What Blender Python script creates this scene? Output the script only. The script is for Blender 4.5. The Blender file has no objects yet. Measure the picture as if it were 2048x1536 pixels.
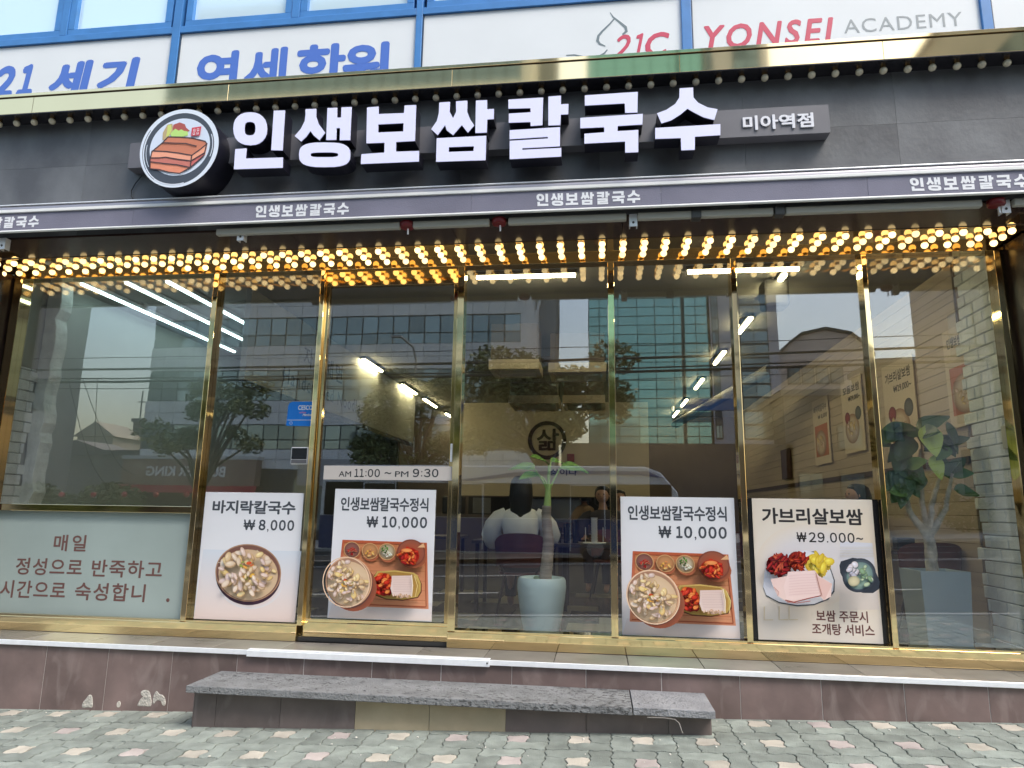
import bpy, bmesh, math, random
from mathutils import Vector, Matrix, geometry as MG

R = math.radians
SC = bpy.context.scene
COL = SC.collection

# ------------------------------------------------------------------ camera
def make_camera():
    yaw, pitch, roll = R(-7.2215), R(10.6215), R(0.8842)
    f = Vector((math.sin(yaw)*math.cos(pitch), math.cos(yaw)*math.cos(pitch), math.sin(pitch)))
    r = Vector((math.cos(yaw), -math.sin(yaw), 0)); u = r.cross(f)
    r2 = math.cos(roll)*r + math.sin(roll)*u
    u2 = -math.sin(roll)*r + math.cos(roll)*u
    cd = bpy.data.cameras.new("camera"); co = bpy.data.objects.new("camera", cd); COL.objects.link(co)
    m = Matrix(((r2.x, u2.x, -f.x, 0), (r2.y, u2.y, -f.y, -5.6), (r2.z, u2.z, -f.z, 1.62), (0, 0, 0, 1)))
    co.matrix_world = m
    cd.sensor_width = 36; cd.lens = 24.0; cd.clip_start = 0.05; cd.clip_end = 2000
    SC.camera = co
make_camera()

# ------------------------------------------------------------------ daylight: bright hazy sky, soft sun
SUN_EL, SUN_AZ = 56.0, 128.0          # azimuth measured clockwise from +Y
w = bpy.data.worlds.new("World"); SC.world = w; w.use_nodes = True
nt = w.node_tree; nt.nodes.clear()
sky = nt.nodes.new("ShaderNodeTexSky"); sky.sky_type = 'NISHITA'; sky.sun_disc = False
sky.sun_elevation = R(SUN_EL); sky.sun_rotation = R(SUN_AZ)
sky.air_density = 1.6; sky.dust_density = 3.0; sky.ozone_density = 1.0
bg = nt.nodes.new("ShaderNodeBackground"); bg.inputs[1].default_value = 0.15
wo = nt.nodes.new("ShaderNodeOutputWorld")
nt.links.new(sky.outputs[0], bg.inputs[0]); nt.links.new(bg.outputs[0], wo.inputs[0])
ld = bpy.data.lights.new("sun", 'SUN'); ld.energy = 1.4; ld.angle = R(25); ld.color = (1, .96, .9)
so = bpy.data.objects.new("sun", ld); COL.objects.link(so)
sd = Vector((math.sin(R(SUN_AZ))*math.cos(R(SUN_EL)), math.cos(R(SUN_AZ))*math.cos(R(SUN_EL)), math.sin(R(SUN_EL))))
so.rotation_euler = sd.to_track_quat('Z', 'Y').to_euler(); so.location = (-10, -20, 30)
vs = SC.view_settings
SC.display_settings.display_device = 'sRGB'
vs.view_transform = 'Standard'; vs.look = 'None'; vs.gamma = 1; vs.use_curve_mapping = False
vs.exposure = 1.13
SC.cycles.use_denoising = True
SC.cycles.max_bounces = 10; SC.cycles.transparent_max_bounces = 16; SC.cycles.glossy_bounces = 6
SC.cycles.caustics_reflective = False; SC.cycles.caustics_refractive = False
SC.cycles.sample_clamp_indirect = 6

# ------------------------------------------------------------------ materials
MATS = {}
def lin(c):
    return tuple(((v/255.)/12.92 if v/255. <= .04045 else ((v/255.+.055)/1.055)**2.4) for v in c)
def mat(name, col, rough=.6, metal=0., var=0., scale=4., bump=0., bscale=None, spec=.5, emis=None, estr=1., col2=None,
        stretch=(1, 1, 1), rnd=0., detail=6., coat=0.):
    """Principled with noise-driven colour variation, relief and a per-object shift."""
    if name in MATS: return MATS[name]
    m = bpy.data.materials.new(name); m.use_nodes = True; MATS[name] = m
    n = m.node_tree; b = n.nodes["Principled BSDF"]
    b.inputs["Roughness"].default_value = rough; b.inputs["Metallic"].default_value = metal
    b.inputs["Specular IOR Level"].default_value = spec
    if coat: b.inputs["Coat Weight"].default_value = coat
    b.inputs["Base Color"].default_value = (*col, 1)
    if emis:
        if rnd:
            oe = n.nodes.new("ShaderNodeObjectInfo"); me_ = n.nodes.new("ShaderNodeMapRange"); me_.inputs[3].default_value = estr*(1-rnd); me_.inputs[4].default_value = estr*(1+rnd)
            n.links.new(oe.outputs["Random"], me_.inputs[0]); n.links.new(me_.outputs[0], b.inputs["Emission Strength"])
        b.inputs["Emission Color"].default_value = (*emis, 1); b.inputs["Emission Strength"].default_value = estr
    if var or bump or col2 or rnd:
        tc = n.nodes.new("ShaderNodeTexCoord"); mp = n.nodes.new("ShaderNodeMapping")
        mp.inputs["Scale"].default_value = stretch
        n.links.new(tc.outputs["Object"], mp.inputs[0])
        oi = n.nodes.new("ShaderNodeObjectInfo")
        ad = n.nodes.new("ShaderNodeVectorMath"); ad.operation = 'MULTIPLY_ADD'
        cb = n.nodes.new("ShaderNodeCombineXYZ")
        for i in range(3): n.links.new(oi.outputs["Random"], cb.inputs[i])
        ad.inputs[1].default_value = (37, 91, 53)
        n.links.new(cb.outputs[0], ad.inputs[0]); n.links.new(mp.outputs[0], ad.inputs[2])
        nz = n.nodes.new("ShaderNodeTexNoise"); nz.inputs["Scale"].default_value = scale; nz.inputs["Detail"].default_value = detail
        n.links.new(ad.outputs[0], nz.inputs["Vector"])
        if var or col2 or rnd:
            rp = n.nodes.new("ShaderNodeMapRange"); rp.inputs[1].default_value = .3; rp.inputs[2].default_value = .7
            n.links.new(nz.outputs[0], rp.inputs[0])
            mx = n.nodes.new("ShaderNodeMix"); mx.data_type = 'RGBA'
            c2 = col2 if col2 else tuple(min(1, v*(1+var)) for v in col)
            c1 = col if col2 else tuple(v*(1-var) for v in col)
            mx.inputs[6].default_value = (*c1, 1); mx.inputs[7].default_value = (*c2, 1)
            n.links.new(rp.outputs[0], mx.inputs[0])
            out = mx.outputs[2]
            if rnd:
                hs = n.nodes.new("ShaderNodeHueSaturation")
                mr = n.nodes.new("ShaderNodeMapRange"); mr.inputs[3].default_value = 1-rnd; mr.inputs[4].default_value = 1+rnd
                n.links.new(oi.outputs["Random"], mr.inputs[0]); n.links.new(mr.outputs[0], hs.inputs["Value"])
                n.links.new(out, hs.inputs["Color"]); out = hs.outputs[0]
            n.links.new(out, b.inputs["Base Color"])
        if bump:
            nb = n.nodes.new("ShaderNodeTexNoise"); nb.inputs["Scale"].default_value = bscale or scale*6; nb.inputs["Detail"].default_value = 5
            n.links.new(ad.outputs[0], nb.inputs["Vector"])
            bp = n.nodes.new("ShaderNodeBump"); bp.inputs["Strength"].default_value = bump; bp.inputs["Distance"].default_value = .02
            n.links.new(nb.outputs[0], bp.inputs["Height"]); n.links.new(bp.outputs[0], b.inputs["Normal"])
    return m
def glow(name, col, s):
    m = mat(name, (.8, .8, .8), .4, emis=col, estr=s); return m
def glass_mat(name, r0=.1, tint=(.86, .9, .88), wav=0.0):
    if name in MATS: return MATS[name]
    m = bpy.data.materials.new(name); m.use_nodes = True; MATS[name] = m
    n = m.node_tree; n.nodes.clear(); L = n.links.new
    o = n.nodes.new("ShaderNodeOutputMaterial"); mx = n.nodes.new("ShaderNodeMixShader")
    tr = n.nodes.new("ShaderNodeBsdfTransparent"); tr.inputs[0].default_value = (*tint, 1)
    gl = n.nodes.new("ShaderNodeBsdfGlossy"); gl.inputs["Roughness"].default_value = 0.0; gl.inputs[0].default_value = (1, .985, 1, 1)
    lw = n.nodes.new("ShaderNodeLayerWeight"); lw.inputs[0].default_value = .5
    p = n.nodes.new("ShaderNodeMath"); p.operation = 'POWER'; p.inputs[1].default_value = 5
    ma = n.nodes.new("ShaderNodeMath"); ma.operation = 'MULTIPLY_ADD'; ma.inputs[1].default_value = 1-r0; ma.inputs[2].default_value = r0
    L(lw.outputs["Facing"], p.inputs[0]); L(p.outputs[0], ma.inputs[0]); L(ma.outputs[0], mx.inputs[0])
    L(tr.outputs[0], mx.inputs[1]); L(gl.outputs[0], mx.inputs[2]); L(mx.outputs[0], o.inputs[0])
    if wav:
        tc = n.nodes.new("ShaderNodeTexCoord"); nz = n.nodes.new("ShaderNodeTexNoise"); nz.inputs["Scale"].default_value = 1.3; nz.inputs["Detail"].default_value = 1
        bp = n.nodes.new("ShaderNodeBump"); bp.inputs["Strength"].default_value = wav; bp.inputs["Distance"].default_value = .05
        L(tc.outputs["Object"], nz.inputs["Vector"]); L(nz.outputs[0], bp.inputs["Height"]); L(bp.outputs[0], gl.inputs["Normal"])
    return m
def attr_mat(name, rough=.5, spec=.5):
    """flat print: the colours sit on the sheet's own colour attribute"""
    if name in MATS: return MATS[name]
    m = bpy.data.materials.new(name); m.use_nodes = True; MATS[name] = m
    n = m.node_tree; b = n.nodes["Principled BSDF"]; b.inputs["Roughness"].default_value = rough
    b.inputs["Specular IOR Level"].default_value = spec
    a = n.nodes.new("ShaderNodeAttribute"); a.attribute_name = "print"
    n.links.new(a.outputs["Color"], b.inputs["Base Color"]); return m

GOLD = mat("polished_gold_steel", (.98, .75, .40), .05, 1., bump=.012, bscale=1.6, var=.03, scale=2)
GOLD2 = mat("soffit_gold_steel", (.74, .54, .26), .08, 1., bump=.03, bscale=2.5, var=.04, scale=2)
GLASS = glass_mat("shop_glass", .125, (.975, .985, .98), .010)

# ------------------------------------------------------------------ mesh + object helpers
ORG = {}
class MB:
    def __init__(s): s.v = []; s.f = []; s.c = None
    def add(s, vs, fs):
        b = len(s.v); s.v += [tuple(v) for v in vs]; s.f += [tuple(b+i for i in f) for f in fs]; return s
    def box(s, x0, x1, y0, y1, z0, z1):
        if x0 > x1: x0, x1 = x1, x0
        if y0 > y1: y0, y1 = y1, y0
        if z0 > z1: z0, z1 = z1, z0
        return s.add([(x0,y0,z0),(x1,y0,z0),(x1,y1,z0),(x0,y1,z0),(x0,y0,z1),(x1,y0,z1),(x1,y1,z1),(x0,y1,z1)],
                     [(0,3,2,1),(4,5,6,7),(0,1,5,4),(1,2,6,5),(2,3,7,6),(3,0,4,7)])
    def quad(s, a, b, c, d): return s.add([a,b,c,d], [(0,1,2,3)])
    def prism(s, loops, y0, y1):
        """2-D loops (x,z) (outer, holes...) extruded between y0 (front) and y1."""
        loops = [list(l) for l in loops]
        tri = MG.tessellate_polygon([[Vector((p[0], p[1], 0)) for p in l] for l in loops])
        flat = [p for l in loops for p in l]; n = len(flat)
        vs = [(p[0], y0, p[1]) for p in flat] + [(p[0], y1, p[1]) for p in flat]
        fs = []
        for t in tri:
            a, b, c = [flat[i] for i in t]
            cr = (b[0]-a[0])*(c[1]-a[1]) - (b[1]-a[1])*(c[0]-a[0])
            if abs(cr) < 1e-12: continue
            t = tuple(t) if cr > 0 else tuple(reversed(t))
            fs.append(t); fs.append(tuple(n+i for i in reversed(t)))
        k = 0
        for li, l in enumerate(loops):
            area = sum(l[i][0]*l[(i+1) % len(l)][1]-l[(i+1) % len(l)][0]*l[i][1] for i in range(len(l)))
            for i in range(len(l)):
                a, b = k+i, k+(i+1) % len(l)
                q = (a, n+a, n+b, b)
                fs.append(q if (area > 0) != (li > 0) else tuple(reversed(q)))
            k += len(l)
        return s.add(vs, fs)
    def tube(s, pts, r, n=8, cap=True):
        pts = [Vector(p) for p in pts]; rs = r if isinstance(r, (list, tuple)) else [r]*len(pts)
        b = len(s.v); up = None
        for i, p in enumerate(pts):
            d = (pts[min(i+1, len(pts)-1)] - pts[max(i-1, 0)]).normalized()
            if up is None:
                up = Vector((0, 0, 1)) if abs(d.z) < .9 else Vector((1, 0, 0))
            a = d.cross(up); a = a.normalized() if a.length > 1e-6 else Vector((1,0,0)); c = a.cross(d).normalized(); up = c
            for k in range(n):
                t = 2*math.pi*k/n; s.v.append(tuple(p + (a*math.cos(t)+c*math.sin(t))*rs[i]))
        for i in range(len(pts)-1):
            for k in range(n):
                s.f.append((b+i*n+k, b+i*n+(k+1) % n, b+(i+1)*n+(k+1) % n, b+(i+1)*n+k))
        if cap:
            s.f.append(tuple(b+k for k in reversed(range(n)))); s.f.append(tuple(b+(len(pts)-1)*n+k for k in range(n)))
        return s
    def lathe(s, prof, cx=0, cy=0, n=32, sx=1., sy=1.):
        b = len(s.v); m = len(prof)
        for r, z in prof:
            for k in range(n):
                t = 2*math.pi*k/n; s.v.append((cx+r*math.cos(t)*sx, cy+r*math.sin(t)*sy, z))
        for i in range(m-1):
            for k in range(n):
                s.f.append((b+i*n+k, b+i*n+(k+1) % n, b+(i+1)*n+(k+1) % n, b+(i+1)*n+k))
        if prof[0][0] > 1e-4: s.f.append(tuple(b+k for k in reversed(range(n))))
        if prof[-1][0] > 1e-4: s.f.append(tuple(b+(m-1)*n+k for k in range(n)))
        return s
    def ball(s, c, r, n=12, m=8, sx=1, sy=1, sz=1):
        prof = [(r*math.sin(math.pi*i/m), -r*math.cos(math.pi*i/m)*sz) for i in range(m+1)]
        prof[0] = (r*.02, prof[0][1]); prof[-1] = (r*.02, prof[-1][1])
        s.lathe([(a, c[2]+z) for a, z in prof], c[0], c[1], n, sx, sy); return s
def link_parent(o, parent):
    if parent is not None:
        o.parent = parent
def raw(name, mesh, parent=None, loc=(0, 0, 0)):
    o = bpy.data.objects.new(name, mesh); COL.objects.link(o); o.parent = parent; o.location = loc; return o
def obj(name, mb, m, parent=None, smooth=False, bevel=0., bseg=2, keep=False):
    me = bpy.data.meshes.new(name)
    if parent is not None:
        org = ORG.get(parent.name, Vector((0, 0, 0)))
        loc = Vector((0, 0, 0)); ORGself = org
    elif keep:
        org = Vector((0, 0, 0)); loc = org
    else:
        xs = [v[0] for v in mb.v]; ys = [v[1] for v in mb.v]; zs = [v[2] for v in mb.v]
        org = Vector(((min(xs)+max(xs))/2, (min(ys)+max(ys))/2, min(zs))); loc = org
    me.from_pydata([(v[0]-org.x, v[1]-org.y, v[2]-org.z) for v in mb.v], [], mb.f)
    me.update()
    for mm in (m if isinstance(m, (list, tuple)) else [m]): me.materials.append(mm)
    if mb.c:
        at = me.color_attributes.new("print", 'FLOAT_COLOR', 'POINT')
        for i, c in enumerate(mb.c): at.data[i].color = (*c, 1)
    if smooth:
        for p in me.polygons: p.use_smooth = True
        try: me.set_sharp_from_angle(angle=R(50))
        except Exception: pass
    o = bpy.data.objects.new(name, me); COL.objects.link(o); o.parent = parent; o.location = loc
    ORG[o.name] = org.copy()
    if bevel:
        bm_ = o.modifiers.new("edge", 'BEVEL'); bm_.width = bevel; bm_.segments = bseg; bm_.limit_method = 'ANGLE'
    return o
def tag(o, label=None, cat=None, group=None, kind=None):
    if label: o["label"] = label
    if cat: o["category"] = cat
    if group: o["group"] = group
    if kind: o["kind"] = kind
    return o
def thing(name, label, cat, loc=(0, 0, 0), rz=0., group=None, local=False):
    o = bpy.data.objects.new(name, None); COL.objects.link(o); o.location = loc; o.rotation_euler = (0, 0, rz)
    o.empty_display_size = .1
    ORG[o.name] = Vector((0, 0, 0)) if local else Vector(loc)
    return tag(o, label, cat, group)
def dup(root, loc=None, rz=None, label=None, group=None):
    r = root.copy(); COL.objects.link(r)
    if loc is not None: r.location = loc
    if rz is not None: r.rotation_euler = (0, 0, rz)
    if label: r["label"] = label
    if group: r["group"] = group
    for ch in list(root.children):
        c = ch.copy(); COL.objects.link(c); c.parent = r
        for g in list(ch.children):
            d = g.copy(); COL.objects.link(d); d.parent = c
    ORG[r.name] = ORG[root.name].copy()
    return r
def B(*a): return MB().box(*a)

# ------------------------------------------------------------------ lettering (the default font reaches Hangul)
def text_shape(s, bold=0., shear=0., spacing=1., extrude=0., res=3):
    c = bpy.data.curves.new("lettering", 'FONT'); c.body = s; c.offset = 0; c.shear = shear
    c.space_character = spacing; c.extrude = extrude; c.resolution_u = res
    o = bpy.data.objects.new("lettering", c); COL.objects.link(o)
    bpy.context.view_layer.update()
    dg = bpy.context.evaluated_depsgraph_get()
    me = bpy.data.meshes.new_from_object(o.evaluated_get(dg))
    vs = [tuple(v.co) for v in me.vertices]; fs = [tuple(p.vertices) for p in me.polygons]
    bpy.data.objects.remove(o); bpy.data.curves.remove(c); bpy.data.meshes.remove(me)
    if bold > .005:                       # a heavier weight: the same strokes laid again a hair to each side
        n = len(vs); V, F = [], []; d = bold*.85
        for k, (dx, dy) in enumerate(((0, 0), (1, 0), (-1, 0), (0, 1), (0, -1), (.7, .7), (-.7, .7), (.7, -.7), (-.7, -.7))):
            V += [(v[0]+dx*d, v[1]+dy*d, v[2]+k*LAYER) for v in vs]; F += [tuple(i+n*k for i in f) for f in fs]
        vs, fs = V, F
    x0 = min(v[0] for v in vs); x1 = max(v[0] for v in vs); y0 = min(v[1] for v in vs); y1 = max(v[1] for v in vs)
    return [((v[0]-x0)/(x1-x0), (v[1]-y0)/(y1-y0), v[2]) for v in vs], fs
LAYER = .00006
def text(name, s, x0, x1, z0, z1, y, m, parent=None, bold=0., shear=0., spacing=1., extrude=0., frame=None):
    """lettering fitted to a box; frame=(origin,u,v,n) lays it on any plane, else it faces the street"""
    vs, fs = text_shape(s, bold, shear, spacing, extrude)
    if frame is None: frame = (Vector((0, y, 0)), Vector((1, 0, 0)), Vector((0, 0, 1)), Vector((0, -1, 0)))
    o, u, v, n = frame; mb = MB()
    mb.add([tuple(o + u*(x0+(x1-x0)*a) + v*(z0+(z1-z0)*b) + n*c) for a, b, c in vs], fs)
    return obj(name, mb, m, parent)

def pitted(name, base, dark, rough, pit=38., thr=.22):
    """vesicular stone: grain plus scattered dark pores sunk into the surface"""
    m = mat(name, base, rough, var=.22, scale=6, bump=.6, bscale=70); n = m.node_tree; L = n.links.new
    b = n.nodes["Principled BSDF"]; src = b.inputs["Base Color"].links[0].from_socket; bp = b.inputs["Normal"].links[0].from_node
    tc = n.nodes.new("ShaderNodeTexCoord"); nz = n.nodes.new("ShaderNodeTexNoise"); nz.inputs["Scale"].default_value = pit; nz.inputs["Detail"].default_value = 3
    n2 = n.nodes.new("ShaderNodeTexNoise"); n2.inputs["Scale"].default_value = 1.1; n2.inputs["Detail"].default_value = 2
    mp = n.nodes.new("ShaderNodeMapping"); mp.inputs["Scale"].default_value = (.6, 1, 1.4)
    L(tc.outputs["Object"], mp.inputs[0]); L(mp.outputs[0], nz.inputs["Vector"]); L(tc.outputs["Object"], n2.inputs["Vector"])
    ad = n.nodes.new("ShaderNodeMath"); ad.operation = 'MULTIPLY_ADD'; ad.inputs[1].default_value = .35; L(n2.outputs[0], ad.inputs[0]); L(nz.outputs[0], ad.inputs[2])
    mr = n.nodes.new("ShaderNodeMapRange"); mr.inputs[1].default_value = thr+.50; mr.inputs[2].default_value = thr+.56; L(ad.outputs[0], mr.inputs[0])
    mx = n.nodes.new("ShaderNodeMix"); mx.data_type = 'RGBA'; mx.inputs[7].default_value = (*dark, 1); L(src, mx.inputs[6]); L(mr.outputs[0], mx.inputs[0]); L(mx.outputs[2], b.inputs["Base Color"])
    b2 = n.nodes.new("ShaderNodeBump"); b2.inputs["Strength"].default_value = 1; b2.inputs["Distance"].default_value = .01; b2.invert = True
    L(mr.outputs[0], b2.inputs["Height"]); L(bp.outputs[0], b2.inputs["Normal"]); L(b2.outputs[0], b.inputs["Normal"])
    return m
def veined(name, base, vein, rough, rnd=.1):
    """glazed stone-look tile: cloudy ground with pale irregular veins"""
    m = mat(name, base, rough, var=.30, scale=3.0, bump=.06, bscale=20, rnd=rnd); n = m.node_tree; L = n.links.new
    b = n.nodes["Principled BSDF"]; src = b.inputs["Base Color"].links[0].from_socket
    add = [k for k in n.nodes if k.type == 'VECT_MATH'][0]
    mp = n.nodes.new("ShaderNodeMapping"); mp.inputs["Scale"].default_value = (1.0, 1, .45); L(add.outputs[0], mp.inputs[0])
    nz = n.nodes.new("ShaderNodeTexNoise"); nz.inputs["Scale"].default_value = 7; nz.inputs["Detail"].default_value = 8; nz.inputs["Distortion"].default_value = 1.2; L(mp.outputs[0], nz.inputs["Vector"])
    mr = n.nodes.new("ShaderNodeMapRange"); mr.inputs[1].default_value = .54; mr.inputs[2].default_value = .72; mr.inputs[4].default_value = .55; L(nz.outputs[0], mr.inputs[0])
    mx = n.nodes.new("ShaderNodeMix"); mx.data_type = 'RGBA'; mx.inputs[7].default_value = (*vein, 1); L(src, mx.inputs[6]); L(mr.outputs[0], mx.inputs[0]); L(mx.outputs[2], b.inputs["Base Color"])
    return m

def digits(name, s, x0, x1, z0, z1, y, m, parent=None, bold=.02, shear=0.):
    """prices and hours: every character set in its own cell, Noto-style figures"""
    W = {',': .42, '.': .42, ':': .42, ' ': .35, '~': .95, '1': .78, '\u20a9': 1.35}
    tot = sum(W.get(c, 1.) for c in s); u = (x1-x0)/tot; x = x0; mb = MB(); h = z1-z0
    for c in s:
        w_ = W.get(c, 1.)*u
        if c != ' ':
            ch = chr(ord(c)+0xFEE0) if c.isdigit() else c
            a, b, lo, hi = x+.09*w_, x+.91*w_, z0, z1
            if c == ',': a, b, lo, hi = x+.3*w_, x+.72*w_, z0-.17*h, z0+.15*h
            elif c == '.': a, b, lo, hi = x+.3*w_, x+.3*w_+.15*h, z0, z0+.15*h
            elif c == ':': a, b, lo, hi = x+.35*w_, x+.35*w_+.15*h, z0+.08*h, z0+.74*h
            elif c == '~': lo, hi = z0+.33*h, z0+.55*h
            elif c == '\u20a9': a, b, hi = x+.02*w_, x+.86*w_, z0+.98*h
            vs, fs = text_shape(ch, bold if c not in ',.:' else 0)
            mb.add([(a+(b-a)*p+shear*(lo+(hi-lo)*q-z0), y-r, lo+(hi-lo)*q) for p, q, r in vs], fs)
        x += w_
    return obj(name, mb, m, parent)
# ------------------------------------------------------------------ outlines of the seven sign letters (x, z in metres on the sign's own plane)
GLYPH = {"in":[[[[-2.499,4.484],[-2.5,4.442],[-2.509,4.409],[-2.526,4.384],[-2.551,4.365],[-2.582,4.355],[-2.624,4.353],[-2.667,4.36],[-2.701,4.374],[-2.73,4.395],[-2.752,4.423],[-2.767,4.457],[-2.776,4.501],[-2.776,4.544],[-2.767,4.577],[-2.749,4.603],[-2.724,4.621],[-2.692,4.631],[-2.65,4.633],[-2.606,4.626],[-2.572,4.612],[-2.544,4.59],[-2.522,4.562],[-2.507,4.528]],[[-2.593,4.491],[-2.593,4.462],[-2.599,4.446],[-2.611,4.438],[-2.634,4.436],[-2.657,4.44],[-2.671,4.45],[-2.68,4.467],[-2.685,4.496],[-2.685,4.525],[-2.679,4.541],[-2.667,4.55],[-2.644,4.552],[-2.621,4.547],[-2.607,4.537],[-2.598,4.52]]],[[[-2.457,4.634],[-2.366,4.631],[-2.359,4.296],[-2.45,4.303]]],[[[-2.743,4.327],[-2.652,4.329],[-2.651,4.244],[-2.351,4.237],[-2.347,4.153],[-2.738,4.16]]]],"saeng":[[[[-2.201,4.63],[-2.114,4.628],[-2.112,4.566],[-2.087,4.501],[-2.029,4.424],[-2.07,4.364],[-2.119,4.407],[-2.148,4.446],[-2.177,4.4],[-2.215,4.362],[-2.27,4.41],[-2.226,4.466],[-2.199,4.531],[-2.197,4.582]]],[[[-2.025,4.628],[-1.948,4.627],[-1.943,4.543],[-1.911,4.543],[-1.914,4.627],[-1.833,4.626],[-1.829,4.352],[-1.91,4.355],[-1.913,4.456],[-1.942,4.457],[-1.938,4.36],[-2.017,4.363]]],[[[-1.82,4.231],[-1.821,4.194],[-1.83,4.174],[-1.845,4.159],[-1.869,4.149],[-1.899,4.142],[-1.94,4.139],[-2.014,4.141],[-2.088,4.146],[-2.13,4.154],[-2.163,4.164],[-2.188,4.177],[-2.206,4.194],[-2.218,4.215],[-2.224,4.253],[-2.223,4.29],[-2.215,4.31],[-2.199,4.325],[-2.175,4.336],[-2.144,4.343],[-2.102,4.346],[-2.028,4.343],[-1.953,4.337],[-1.911,4.33],[-1.879,4.32],[-1.855,4.306],[-1.837,4.29],[-1.825,4.268]],[[-1.913,4.236],[-1.917,4.225],[-1.932,4.221],[-1.958,4.219],[-2.021,4.222],[-2.085,4.226],[-2.112,4.23],[-2.127,4.236],[-2.133,4.248],[-2.129,4.259],[-2.114,4.263],[-2.088,4.264],[-2.024,4.262],[-1.961,4.258],[-1.934,4.253],[-1.919,4.248]]]],"bo":[[[[-1.711,4.613],[-1.622,4.616],[-1.618,4.553],[-1.421,4.549],[-1.419,4.612],[-1.33,4.61],[-1.327,4.316],[-1.471,4.316],[-1.469,4.237],[-1.292,4.233],[-1.29,4.149],[-1.734,4.152],[-1.733,4.231],[-1.557,4.234],[-1.559,4.315],[-1.7,4.318]],[[-1.616,4.468],[-1.42,4.467],[-1.419,4.398],[-1.614,4.401]]]],"ssam":[[[[-1.153,4.619],[-1.071,4.619],[-1.072,4.539],[-1.043,4.484],[-1.022,4.536],[-1.026,4.62],[-0.94,4.621],[-0.939,4.531],[-0.914,4.465],[-0.883,4.416],[-0.929,4.36],[-0.976,4.424],[-1.04,4.347],[-1.089,4.389],[-1.102,4.432],[-1.156,4.353],[-1.206,4.404],[-1.166,4.469],[-1.153,4.532]]],[[[-0.875,4.617],[-0.791,4.615],[-0.789,4.541],[-0.738,4.54],[-0.738,4.459],[-0.787,4.458],[-0.788,4.353],[-0.873,4.354]]],[[[-1.162,4.328],[-0.791,4.327],[-0.792,4.134],[-1.16,4.14]],[[-1.068,4.252],[-0.88,4.249],[-0.883,4.21],[-1.069,4.213]]]],"kal":[[[[-0.632,4.609],[-0.375,4.609],[-0.379,4.388],[-0.465,4.386],[-0.467,4.419],[-0.626,4.422],[-0.627,4.495],[-0.466,4.496],[-0.468,4.53],[-0.631,4.536]]],[[[-0.337,4.614],[-0.245,4.615],[-0.245,4.546],[-0.19,4.545],[-0.192,4.463],[-0.245,4.464],[-0.249,4.381],[-0.336,4.383]]],[[[-0.619,4.361],[-0.251,4.364],[-0.251,4.214],[-0.524,4.213],[-0.524,4.2],[-0.242,4.2],[-0.242,4.133],[-0.615,4.132],[-0.617,4.276],[-0.339,4.279],[-0.339,4.293],[-0.618,4.29]]]],"guk":[[[[-0.071,4.606],[0.308,4.609],[0.303,4.447],[0.216,4.449],[0.214,4.524],[-0.072,4.525]]],[[[-0.105,4.428],[0.34,4.433],[0.336,4.35],[0.162,4.349],[0.16,4.308],[0.306,4.309],[0.303,4.138],[0.211,4.139],[0.212,4.225],[-0.076,4.225],[-0.076,4.301],[0.066,4.305],[0.066,4.345],[-0.105,4.347]]]],"su":[[[[0.603,4.617],[0.697,4.617],[0.697,4.539],[0.728,4.495],[0.791,4.455],[0.86,4.436],[0.834,4.355],[0.764,4.379],[0.701,4.419],[0.653,4.454],[0.603,4.412],[0.537,4.37],[0.469,4.351],[0.44,4.431],[0.506,4.454],[0.569,4.496],[0.599,4.545]]],[[[0.425,4.317],[0.874,4.32],[0.871,4.237],[0.697,4.235],[0.693,4.135],[0.6,4.136],[0.6,4.23],[0.423,4.233]]]]}
# ================================================================== SETTING: ground
def gz(x): return .215 + .036*max(-70, min(70, x))
ASPH = mat("asphalt", (.035, .035, .037), .9, var=.25, scale=.8, bump=.3, bscale=60)
CONC = mat("kerb_granite", (.32, .32, .31), .8, var=.15, scale=3, bump=.2)
JOINT = mat("paver_joint_sand", (.15, .155, .14), .95, var=.3, scale=30, bump=.3, bscale=80)
def sheet_strip(x0, x1, y0, y1, dz, nx=1):
    mb = MB()
    xs = [x0+(x1-x0)*i/nx for i in range(nx+1)]
    vs = []
    for x in xs: vs += [(x, y0, gz(x)+dz), (x, y1, gz(x)+dz)]
    return mb.add(vs, [(2*i, 2*i+2, 2*i+3, 2*i+1) for i in range(nx)])
g = MB()
xs = [-600, -70, 70, 600]
vs = []
for x in xs: vs += [(x, -600, gz(x)-.16), (x, 300, gz(x)-.16)]
g.add(vs, [(2*i, 2*i+2, 2*i+3, 2*i+1) for i in range(3)])
tag(obj("ground", g, mat("ground_concrete", (.16, .16, .155), .9, var=.2, scale=.5, bump=.2), keep=True), "wide grey ground of the city block", kind="structure")
tag(obj("road", sheet_strip(-70, 70, -27, -4.6, -.13), ASPH, keep=True), "dark asphalt road across from the shop", kind="structure")
lines = MB()
for yy in (-8.6, -12.6, -19.8, -23.4):
    for i in range(-8, 8):
        x = i*8.0+2; lines.add([(x, yy, gz(x)-.126), (x+4, yy, gz(x+4)-.126), (x+4, yy+.13, gz(x+4)-.126), (x, yy+.13, gz(x)-.126)], [(0, 1, 2, 3)])
for yy in (-16.3, -16.7):
    lines.add([(-70, yy, gz(-70)-.126), (70, yy, gz(70)-.126), (70, yy+.13, gz(70)-.126), (-70, yy+.13, gz(-70)-.126)], [(0, 1, 2, 3)])
tag(obj("road_markings", lines, mat("road_paint", (.62, .62, .58), .7, var=.15, scale=3), keep=True), "white lane lines on the asphalt road", kind="structure")
kb = MB()
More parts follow.
